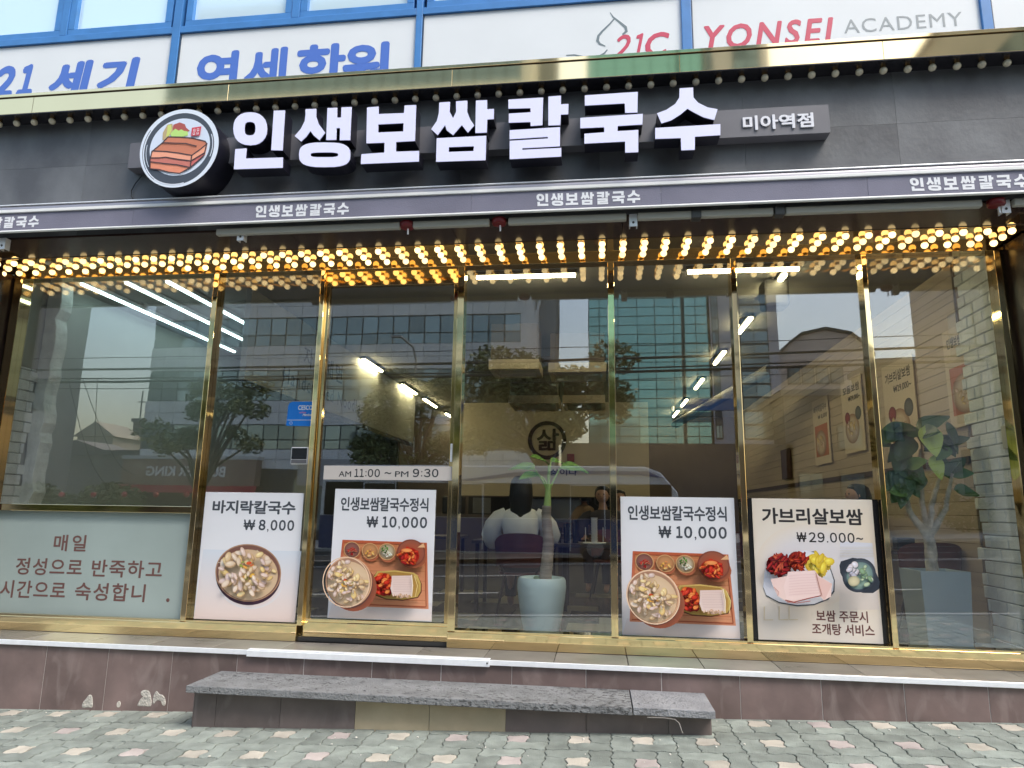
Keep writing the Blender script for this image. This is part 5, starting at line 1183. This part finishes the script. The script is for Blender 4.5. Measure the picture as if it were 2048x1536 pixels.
# ================================================================== ACROSS THE STREET (seen mirrored in the glass and the gold)
PAN = mat("pale_facade_panel", (.82, .82, .79), .5, var=.06, scale=.4, rnd=.05)
WGL = mat("ribbon_window_glass", (.30, .37, .38), .06, .55, rnd=.35)
MUL = mat("dark_window_mullion", (.05, .055, .06), .5)
def raw_box_mesh(name, x, y, z, m):
    me = bpy.data.meshes.new(name); b = MB().box(-x/2, x/2, -y/2, y/2, 0, z); me.from_pydata(b.v, [], b.f); me.materials.append(m); me.update(); return me
def office():
    b = thing("office_building", "tall pale panelled office block with ribbon windows across the street", "building", (-19, -42, 0))
    X0, X1 = -32.8, -5.2; org = ORG[b.name]
    obj("core", B(X0+.1, X1, -52, -40.25, -2, 41), mat("office_core", (.13, .14, .14), .7), b)
    # rounded corner
    cm = MB(); n = 8
    for i in range(n+1):
        a = math.pi/2*i/n; cm.v += [(X1+1.2*math.sin(a), -41.2+1.2*math.cos(a), -2), (X1+1.2*math.sin(a), -41.2+1.2*math.cos(a), 41)]
    cm.f = [(2*i, 2*i+2, 2*i+3, 2*i+1) for i in range(n)]
    cm.box(X1-.01, X1+1.19, -52, -41.2, -2, 41); obj("corner", cm, PAN, b, smooth=True)
    bw = 1.15; nb = int((X1-X0)/bw); bands = [(4.3, 5.7), (7.45, 9.2), (11.42, 13.2), (15.3, 17.0)]
    z = 15.3
    while z < 37: z += 3.75; bands.append((z, z+1.75))
    pm1 = {}
    for k, (a, c) in enumerate(bands):
        h = (c-a)/2
        for j in range(2):
            if k < 4:
                key = round(h, 3)
                if key not in pm1: pm1[key] = raw_box_mesh("facade_panel", bw-.03, .12, h-.03, PAN)
                for i in range(nb): raw("facade_panel", pm1[key], b, (X0+bw*(i+.5)-org.x, -40.12-org.y, a+j*h+.015))
            else:
                mb = MB()
                for i in range(nb): mb.box(X0+bw*i+.015, X0+bw*(i+1)-.015, -40.18, -40.06, a+j*h+.015, a+(j+1)*h-.015)
                o = obj("upper_facade_panels", mb, PAN, b); o["kind"] = "stuff"
    ups = MB(); um = MB()
    for k in range(len(bands)-1):
        a, c = bands[k][1], bands[k+1][0]; zt_ = a+(c-a)*.36
        for (u, v) in ((a+.05, zt_), (zt_+.08, c-.05)):
            me = raw_box_mesh("window_pane", bw-.09, .04, v-u, WGL) if k < 4 else None
            for i in range(nb):
                if me: raw("window_pane", me, b, (X0+bw*(i+.5)-org.x, -40.2-org.y, u))
                else: ups.box(X0+bw*i+.045, X0+bw*(i+1)-.045, -40.22, -40.18, u, v)
    if ups.v: obj("upper_window_panes", ups, WGL, b)["kind"] = "stuff"
    # shopfronts at the foot
    obj("ground_storey", B(X0, X1, -40.2, -40.05, -1.5, 4.28), mat("ground_storey_dark", (.10, .09, .085), .4, var=.4, scale=.6), b)
    obj("entrance_glass", B(-21, -12, -40.04, -40.0, .2, 3.6), WGL, b)
    aw = obj("burger_shop_front", B(-33.4, -23.4, -40.0, -39.2, 3.1, 4.9), mat("brown_sign_box", (.34, .23, .18), .5), b)
    obj("white_cap", B(-33.5, -23.3, -40.0, -39.15, 4.901, 5.15), mat("white_cap", (.6, .6, .58), .5), aw)
    obj("red_awning_strip", MB().add([(-33.6, -39.2, 3.1), (-23.2, -39.2, 3.1), (-23.0, -38.6, 2.6), (-33.9, -38.6, 2.6)], [(0, 1, 2, 3), (3, 2, 1, 0)]), mat("red_awning", (.72, .08, .12), .6), aw)
    F = (Vector((0, -39.18, 0)), Vector((-1, 0, 0)), Vector((0, 0, 1)), Vector((0, 1, 0)))
    text("sign_lettering", "BURGER KING", 25.6, 31.5, 3.7, 4.4, 0, mat("cream_letters", (.9, .88, .84), .5), aw, bold=.035, frame=F)
    obj("white_storefront", B(-20.6, -14.0, -40.0, -39.7, 3.2, 5.0), mat("light_storefront", (.42, .42, .42), .5), b)
office()
def slab_block(name, label, x0, x1, y0, y1, z1, m, wins=None, ori='y', seed=1):
    b = thing(name, label, "building", ((x0+x1)/2, (y0+y1)/2, 0)); obj("wall", B(x0, x1, y0, y1, -3, z1), m, b)
    obj("roof", B(x0-.2, x1+.2, y0-.2, y1+.2, z1+.001, z1+.45), mat("roof_concrete", (.20, .20, .20), .8), b)
    for (a, z, w_, h, face) in (wins or []):
        if face == '+y': f = obj("window", B(a, a+w_, y1, y1+.08, z, z+h), MUL, b); obj("pane", B(a+.08, a+w_/2-.03, y1+.081, y1+.1, z+.08, z+h-.08), WGL, f); obj("pane", B(a+w_/2+.03, a+w_-.08, y1+.081, y1+.1, z+.08, z+h-.08), WGL, f)
        elif face == '-x': f = obj("window", B(x0-.08, x0, a, a+w_, z, z+h), MUL, b); obj("pane", B(x0-.1, x0-.081, a+.08, a+w_/2-.03, z+.08, z+h-.08), WGL, f); obj("pane", B(x0-.1, x0-.081, a+w_/2+.03, a+w_-.08, z+.08, z+h-.08), WGL, f)
        else: f = obj("window", B(x1, x1+.08, a, a+w_, z, z+h), MUL, b); obj("pane", B(x1+.081, x1+.1, a+.08, a+w_-.08, z+.08, z+h-.08), WGL, f)
    return b
GRW = mat("grey_brick_far", (.40, .38, .36), .8, var=.1, scale=.8); BGW = mat("beige_tile_far", (.62, .56, .52), .75, var=.08, scale=.8)
slab_block("apartment_block", "grey side wall of a block leaning into the left window's reflection", -46, -38.1, -40, -28.5, 16.9, GRW, [(-33, 8, 2.2, 2.6, '+x'), (-33, 12, 2.2, 2.2, '+x'), (-37.5, 8, 2, 2.2, '+x')])
bb = slab_block("stone_clad_block", "beige stone-clad block with paired windows on the far right", 20.3, 34, -40, -25.0, 30, BGW, [(-35.5+i*5.2, 3.0+j*3.9, 2.6, 2.4, '-x') for i in range(2) for j in range(6)])
for k in range(26):
    obj("stone_course_joint", B(20.28, 20.299, -40, -25.0, 1.0+k*.95, 1.03+k*.95), MUL, bb)
slab_block("grey_tower", "narrow grey tower with a stair beside the office block", -4.0, -2.9, -46, -41, 40, mat("tower_grey", (.30, .31, .31), .7, var=.05, scale=.5))
stt = thing("spiral_stair", "white zigzag fire stair on the office corner", "stair", (-4.2, -40.6, 9))
sm = MB(); sr = MB()
for k in range(6):
    z = 9+k*3.6; a, c = (-4.9, -3.9) if k % 2 else (-3.9, -4.9)
    sm.add([(a, -40.4, z), (c, -40.4, z+3.6), (c, -40.4, z+4.1), (a, -40.4, z+.5), (a, -40.9, z), (c, -40.9, z+3.6), (c, -40.9, z+4.1), (a, -40.9, z+.5)], [(0,1,2,3),(7,6,5,4),(0,4,5,1),(3,2,6,7),(1,5,6,2),(0,3,7,4)])
    for q in range(5): t = q/5+.1; sr.box(a+(c-a)*t-.02, a+(c-a)*t+.02, -40.42, -40.38, z+3.6*t+.5, z+3.6*t+1.4)
obj("flight", sm, PAN, stt); obj("railing", sr, MUL, stt)
# green curtain-wall tower
gt = thing("green_glass_tower", "green glass curtain wall tower with dark grid lines", "building", (5, -50, 0)); og = ORG[gt.name]
GG = mat("green_mirror_glass", (.42, .76, .68), .05, .55, rnd=.08, emis=None)
obj("core", B(-.6, 8.3, -56, -45.1, -2, 44), mat("tower_core", (.06, .12, .11), .5), gt)
gxs = [-.57, .23, 1.62, 3.04, 4.34, 5.70, 6.29, 6.50, 7.35, 8.22]; kk = 0; upm = MB()
z = 6.5; zi = 0
while z < 43:
    for a, c in zip(gxs[:-1], gxs[1:]):
        if c-a < .3: continue
        if zi < 26: obj("glass_panel", B(a+.03, c-.03, -45.08, -45.0, z+.03, z+.67), GG, gt)
        else: upm.box(a+.03, c-.03, -45.08, -45.0, z+.03, z+.67)
    z += .70; zi += 1
obj("upper_glass_panels", upm, GG, gt)["kind"] = "stuff"
obj("podium", B(-2.5, 13, -44.9, -42, -2, 6.4), mat("podium_brown", (.13, .10, .085), .6, var=.2, scale=.5), gt)
pw = slab_block("white_column_block", "pale pilastered block with dark window strips right of the green tower", 8.4, 13.2, -56, -45, 44, mat("pale_mauve_panel", (.74, .70, .72), .6, var=.05, scale=.5))
for (a, c) in ((8.5, 9.0), (10.5, 12.5)):
    s_ = obj("window_strip", B(a, c, -44.99, -44.95, 7, 43), MUL, pw)
    for j in range(36): obj("pane", B(a+.06, (a+c)/2-.03, -44.945, -44.93, 7.1+j, 7.95+j), WGL, s_); obj("pane", B((a+c)/2+.03, c-.06, -44.945, -44.93, 7.1+j, 7.95+j), WGL, s_)
bs = tag(obj("blue_signboard", B(5.8, 9.6, -42.0, -41.7, 8.6, 9.4), mat("blue_board", (.05, .17, .42), .5)), "long blue signboard on the podium below the green tower", "signboard")
# gambrel roofed house
gh = thing("gambrel_house", "cream house with a wide gambrel roof and shuttered windows", "house", (17.8, -53, 0))
prof = [(14.3, -2), (14.3, 14.1), (15.2, 15.15), (16.2, 15.9), (18.15, 16.3), (20.1, 15.85), (21.3, 14.8), (21.7, 14.1), (21.7, -2)]
obj("gable_wall", MB().prism([prof], -50.0, -58.0), mat("cream_siding", (.62, .58, .53), .8, var=.06, scale=1), gh)
rf = MB()
for i in range(1, 7):
    a, c = prof[i], prof[i+1]; rf.add([(a[0], -49.7, a[1]), (c[0], -49.7, c[1]), (c[0], -58, c[1]), (a[0], -58, a[1]), (a[0], -49.7, a[1]+.22), (c[0], -49.7, c[1]+.22), (c[0], -58, c[1]+.22), (a[0], -58, a[1]+.22)], [(0,1,2,3),(7,6,5,4),(0,4,5,1),(1,5,6,2),(2,6,7,3),(3,7,4,0)])
obj("roof", rf, mat("dark_green_roof", (.05, .065, .06), .7), gh)
for k in range(16): obj("board", B(14.6, 21.4, -49.99, -49.96, 9.4+k*.30, 9.66+k*.30), mat("siding_board", (.66, .61, .56), .8, rnd=.05), gh)
for a in (15.0, 16.1, 17.2, 18.3): w_ = obj("window", B(a, a+1.0, -49.95, -49.9, 11.9, 13.3), MUL, gh); obj("pane", B(a+.08, a+.92, -49.895, -49.88, 12.0, 13.2), WGL, w_)
slab_block("low_brown_house", "low brown house in front of the gambrel roof", 12.5, 18.3, -46, -42, 9.6, mat("brown_wall_far", (.20, .165, .145), .8), [(13.2, 2.5, 1.6, 2.0, '+y'), (15.8, 2.5, 1.6, 2.0, '+y'), (15.8, 6, 1.6, 1.6, '+y')])
slab_block("narrow_shop_house", "narrow grey-brown shop house wedged beside the stone-clad block", 18.45, 22.5, -46, -41.5, 11.5, mat("taupe_wall_far", (.26, .22, .20), .8), [(18.6, 3, 1.2, 1.6, '+y'), (18.6, 6.5, 1.2, 1.6, '+y')])
# low houses in the gap on the left
def house(x0, x1, y, zb, zr, label, m, rm):
    h = thing("low_house", label, "house", ((x0+x1)/2, y, 0), group="low houses in the gap between the blocks"); obj("wall", B(x0, x1, y-5, y, -2, zb), m, h); xm = (x0+x1)/2
    obj("roof", MB().prism([[(x0-.4, zb+.01), (x1+.4, zb+.01), (xm, zr)]], y+.3, y-5.3), rm, h)
    f = obj("window", B(xm-.9, xm+.9, y, y+.06, zb-2.2, zb-.8), MUL, h); obj("pane", B(xm-.8, xm-.05, y+.061, y+.08, zb-2.1, zb-.9), WGL, f)
CRM = mat("cream_house_wall", (.46, .42, .33), .8); RT = mat("grey_roof_tile", (.22, .20, .18), .8)
house(-61, -56.5, -68, 9.6, 11.4, "cream gabled house left of the taller one", CRM, mat("cream_gable_roof", (.40, .36, .27), .8)); house(-57.5, -51, -60, 7.2, 8.4, "white walled house with a flat dark roof", mat("white_house_wall", (.5, .5, .48), .8), RT)
house(-66, -60, -75, 8.2, 9.6, "grey house farthest back in the gap", mat("grey_house_wall", (.3, .3, .29), .8), RT); slab_block("roof_block", "low flat block with rooftop clutter and a cross behind the houses", -60, -50, -82, -76, 12.4, mat("faded_brown_wall", (.26, .22, .20), .8))
cx_ = tag(obj("church_cross", MB().box(-62.1, -61.95, -80, -79.9, 12.8, 17.2).box(-62.6, -61.45, -80, -79.9, 15.6, 15.75), MUL), "thin cross standing on the rooftop between the blocks", "cross")
slab_block("terrace_row", "row of plain low shop houses filling the far left", -60, -34, -58, -50, 6.0, mat("terrace_grey", (.25, .24, .23), .8, var=.1, scale=.4))

# vegetation
def leaf_cloud(cl, n, s, seed, flat=.7):
    r = random.Random(seed); mb = MB()
    wts = [c[3] for c in cl]; tot = sum(wts)
    for i in range(n):
        q = r.random()*tot; k = 0
        while q > wts[k]: q -= wts[k]; k += 1
        x, y, z, R_ = cl[k][:4]; u = r.gauss(0, 1), r.gauss(0, 1), r.gauss(0, 1); l = math.sqrt(sum(v*v for v in u)) or 1; d = R_*(.55+.5*r.random())
        p = Vector((x+u[0]/l*d, y+u[1]/l*d, z+u[2]/l*d*flat)); a = Vector((r.gauss(0, 1), r.gauss(0, 1), r.gauss(0, .6))).normalized(); b = a.cross(Vector((r.gauss(0, 1), r.gauss(0, 1), r.gauss(0, 1)))).normalized()
        ss = s*r.uniform(.6, 1.4); mb.add([p-a*ss, p+b*ss*.45, p+a*ss, p-b*ss*.45], [(0, 1, 2, 3)])
    return mb
LV = mat("street_tree_leaves", (.075, .10, .035), .6, var=.5, scale=1.2, col2=(.20, .23, .075)); TB = mat("street_tree_bark", (.09, .075, .06), .9, var=.3, scale=3)
def tree(label, x, y, h, cl, n, s, seed, branches=None, grp="street trees across the road"):
    t = thing("street_tree", label, "tree", (x, y, gz(x)-.1), group=grp); zb = gz(x)-.1
    m_ = MB().tube([(x, y, zb), (x+.05, y, zb+h*.25), (x-.05, y, zb+h*.5)], [.28, .22, .16], 10)
    for c in cl: m_.tube([(x-.02, y, zb+h*.38), (x+(c[0]-x)*.3+.25*math.sin(c[2]*5), (y+c[1])/2, zb+h*.42+(c[2]-zb-h*.42)*.5), (x+(c[0]-x)*.75, c[1], c[2]-.35), c[:3]], [.12, .08, .045, .02], 6)
    for b_ in (branches or []): m_.tube(b_, [.07, .05, .02][:len(b_)] if len(b_) <= 3 else .04, 6)
    obj("trunk", m_, TB, t); obj("crown", leaf_cloud(cl, n, s, seed), LV, t)["kind"] = "stuff"
r7 = random.Random(5)
c1 = [(-8.8+r7.uniform(-2.2, 2.2), -26.5+r7.uniform(-1, 1), r7.uniform(3.0, 7.9), r7.uniform(.7, 1.25)) for i in range(22)]
c2 = [(-2.8+r7.uniform(-3.8, 3.6), -30+r7.uniform(-1.5, 1.5), r7.uniform(5.2, 9.6), r7.uniform(1.0, 1.6)) for i in range(30)]
tree("bushy dark tree mirrored over the sliding door", -8.6, -26.5, 7.5, c1, 11000, .13, 3); tree("wide crowned tree mirrored over the emblem", -2.8, -30, 9.5, c2, 15000, .16, 4)
c3 = [(-20.5+r7.uniform(-2.8, 2.8), -27.6+r7.uniform(-1, 1), r7.uniform(4.6, 8.0), r7.uniform(.45, 1.0)) for i in range(20)]
tree("pruned sparse tree mirrored over the post left of the door", -20.3, -27.6, 7.5, c3, 5200, .12, 5)
hedge = thing("hedge", "dark green hedge bank mirrored low in the left window", "hedge", (-34, -37, 0)); obj("foliage", leaf_cloud([(-39+i*.9, -36.5, 1.8+.5*math.sin(i), 1.3) for i in range(10)], 5000, .16, 6), LV, hedge)["kind"] = "stuff"
tag(obj("roadside_tree", leaf_cloud([(16+i*1.7, -34, 2.5+.8*math.sin(i*2), 1.3) for i in range(4)], 3500, .15, 9), LV), "low leafy shrubs mirrored beside the right posters", "shrub", kind="stuff")

# overhead wires
WR = mat("overhead_cable", (.02, .02, .02), .6)
def wire(x0, z0, x1, z1, y, sag, r_, label):
    pts = [(x0+(x1-x0)*i/40, y, z0+(z1-z0)*i/40-sag*math.sin(math.pi*i/40)) for i in range(41)]
    tag(obj("overhead_cable", MB().tube(pts, r_, 5), WR, smooth=True), label, "cable", "cables strung along the far kerb")
for i, (z0, z1, y, sag, r_) in enumerate(((6.9, 7.6, -17.6, .5, .045), (6.62, 7.35, -17.8, .55, .03), (7.25, 7.9, -17.5, .4, .015), (7.05, 7.7, -17.9, .6, .012), (6.4, 7.1, -17.7, .45, .05), (6.3, 7.0, -17.4, .7, .014))):
    wire(-42, z0, 26, z1, y, sag, r_, ("thick upper cable bundle", "medium cable just under the top bundle", "thin top wire", "thin slack wire", "thick lower cable bundle", "slack thin wire below the bundles")[i]+" mirrored across the panes")
for i, (a, b) in enumerate((((-20, -17.7, 6.3), (-27, -30, 2.6)), ((-19.4, -17.7, 6.35), (-30, -36, 3.6)), ((-18.8, -17.7, 6.4), (-33, -36, 5.2)))):
    P_ = [tuple(Vector(a).lerp(Vector(b), t/16)-Vector((0, 0, .9*math.sin(math.pi*t/16)))) for t in range(17)]
    tag(obj("drop_wire", MB().tube(P_, .014, 5), WR), ("steep", "middle", "flattest")[i]+" drop wire fanning off the cable bundle on the left", "wire", "drop wires fanning from the bundle")
pole = thing("utility_pole", "grey utility pole carrying the cable bundles", "utility pole", (-42, -17.7, -1.5)); obj("shaft", MB().tube([(-42, -17.7, -1.6), (-42, -17.7, 10)], [.18, .12], 12), CONC, pole); obj("crossarm", B(-42.8, -41.2, -17.75, -17.65, 8.2, 8.35), MUL, pole)
pole2 = dup(pole, (26, -17.7, .9), 0, "second utility pole at the right end of the cables")
lamp = thing("street_lamp", "curved street lamp mirrored above the tree", "street lamp", (-9.3, -28, 0)); obj("post", MB().tube([(-9.3, -28, -.2), (-9.3, -28, 9.3), (-9.4, -27.8, 9.9), (-9.9, -27.2, 10.3)], .06, 8), CONC, lamp); obj("lamp_head", MB().box(-10.4, -9.85, -27.3, -27.05, 10.25, 10.35), CONC, lamp)

# bus passing on the road
bus = thing("city_bus", "white and blue city bus passing on the road behind", "bus", (-3.4, -18.2, 0))
BW = mat("bus_white", (.72, .74, .76), .25, coat=.5); BB = mat("bus_blue", (.012, .035, .14), .25, coat=.5); BG = mat("bus_window_dark", (.015, .018, .02), .05, .2); TY = mat("tyre_rubber", (.02, .02, .02), .8)
bx0, bx1, by0, by1 = -9.4, 2.6, -19.6, -17.1; bz = .0
bo = MB(); bo.prism([[(bx0, .28), (bx1, .28), (bx1+.1, 1.4), (bx1-.05, 2.3), (bx1-.6, 2.95), (bx1-1.1, 3.13), (bx0+.3, 3.13), (bx0, 2.9)]], by0, by1)
obj("body", bo, BW, bus, bevel=.05)
obj("blue_side", B(bx0+.02, bx1-.05, by1+.001, by1+.02, .34, 1.42), BB, bus)
obj("window_band", B(bx0+.15, bx1-.25, by1+.001, by1+.022, 1.44, 2.55), BG, bus)
sw = MB(); P_ = [(-5.2, 2.6), (-4.0, 2.72), (-2.8, 2.9), (-1.2, 2.98), (1.6, 2.98), (2.1, 2.75), (1.4, 2.86), (-1.4, 2.86), (-3.0, 2.75), (-4.2, 2.6)]
obj("blue_swoosh", sw.prism([P_], by1+.025, by1+.002), mat("bus_light_blue", (.05, .12, .32), .3), bus)
Fb = (Vector((0, by1+.03, 0)), Vector((-1, 0, 0)), Vector((0, 0, 1)), Vector((0, 1, 0)))
text("lettering", "전기버스", 5.3, 6.5, 2.84, 3.02, 0, mat("bus_grey_letters", (.1, .1, .12), .5), bus, bold=.02, frame=Fb)
for x in (bx0+2.6, bx1-2.7):
    w_ = obj("wheel", MB().prism([[(x+.48*math.cos(2*math.pi*i/24), .5+.48*math.sin(2*math.pi*i/24)) for i in range(24)]], by1-.25, by1+.035), TY, bus)
    obj("rim", MB().prism([[(x+.27*math.cos(2*math.pi*i/16), .5+.27*math.sin(2*math.pi*i/16)) for i in range(16)]], by1+.0355, by1+.05), mat("wheel_rim_grey", (.4, .4, .4), .3, .8), w_)
for x in (-7.9, -4.9, -.9): obj("door_frame", MB().box(x, x+.03, by1+.023, by1+.03, .4, 2.5).box(x+1.1, x+1.13, by1+.023, by1+.03, .4, 2.5).box(x, x+1.13, by1+.0235, by1+.0305, 2.5, 2.53), BW, bus)

# kerbside balloons on a string
RB = mat("red_balloon", (.50, .05, .06), .3)
for i, x in enumerate((-30, -28.1, -26.2, -24.3, -22.5)): tag(obj("red_lantern", MB().ball((x, -30, 2.2+.03*i), .16, 12, 8), RB, smooth=True), "red lantern, %s of the row mirrored under the burger sign" % ("first", "second", "third", "fourth", "fifth")[i], "lantern", "red lanterns on a string")
tag(obj("guard_rail", MB().tube([(-34, -4.9, .05), (-8, -4.9, .98)], .02, 6).tube([(-34, -4.9, -.3), (-8, -4.9, .63)], .02, 6), mat("rail_steel", (.4, .4, .4), .4, .6)), "thin steel guard rail along the near kerb", "railing")
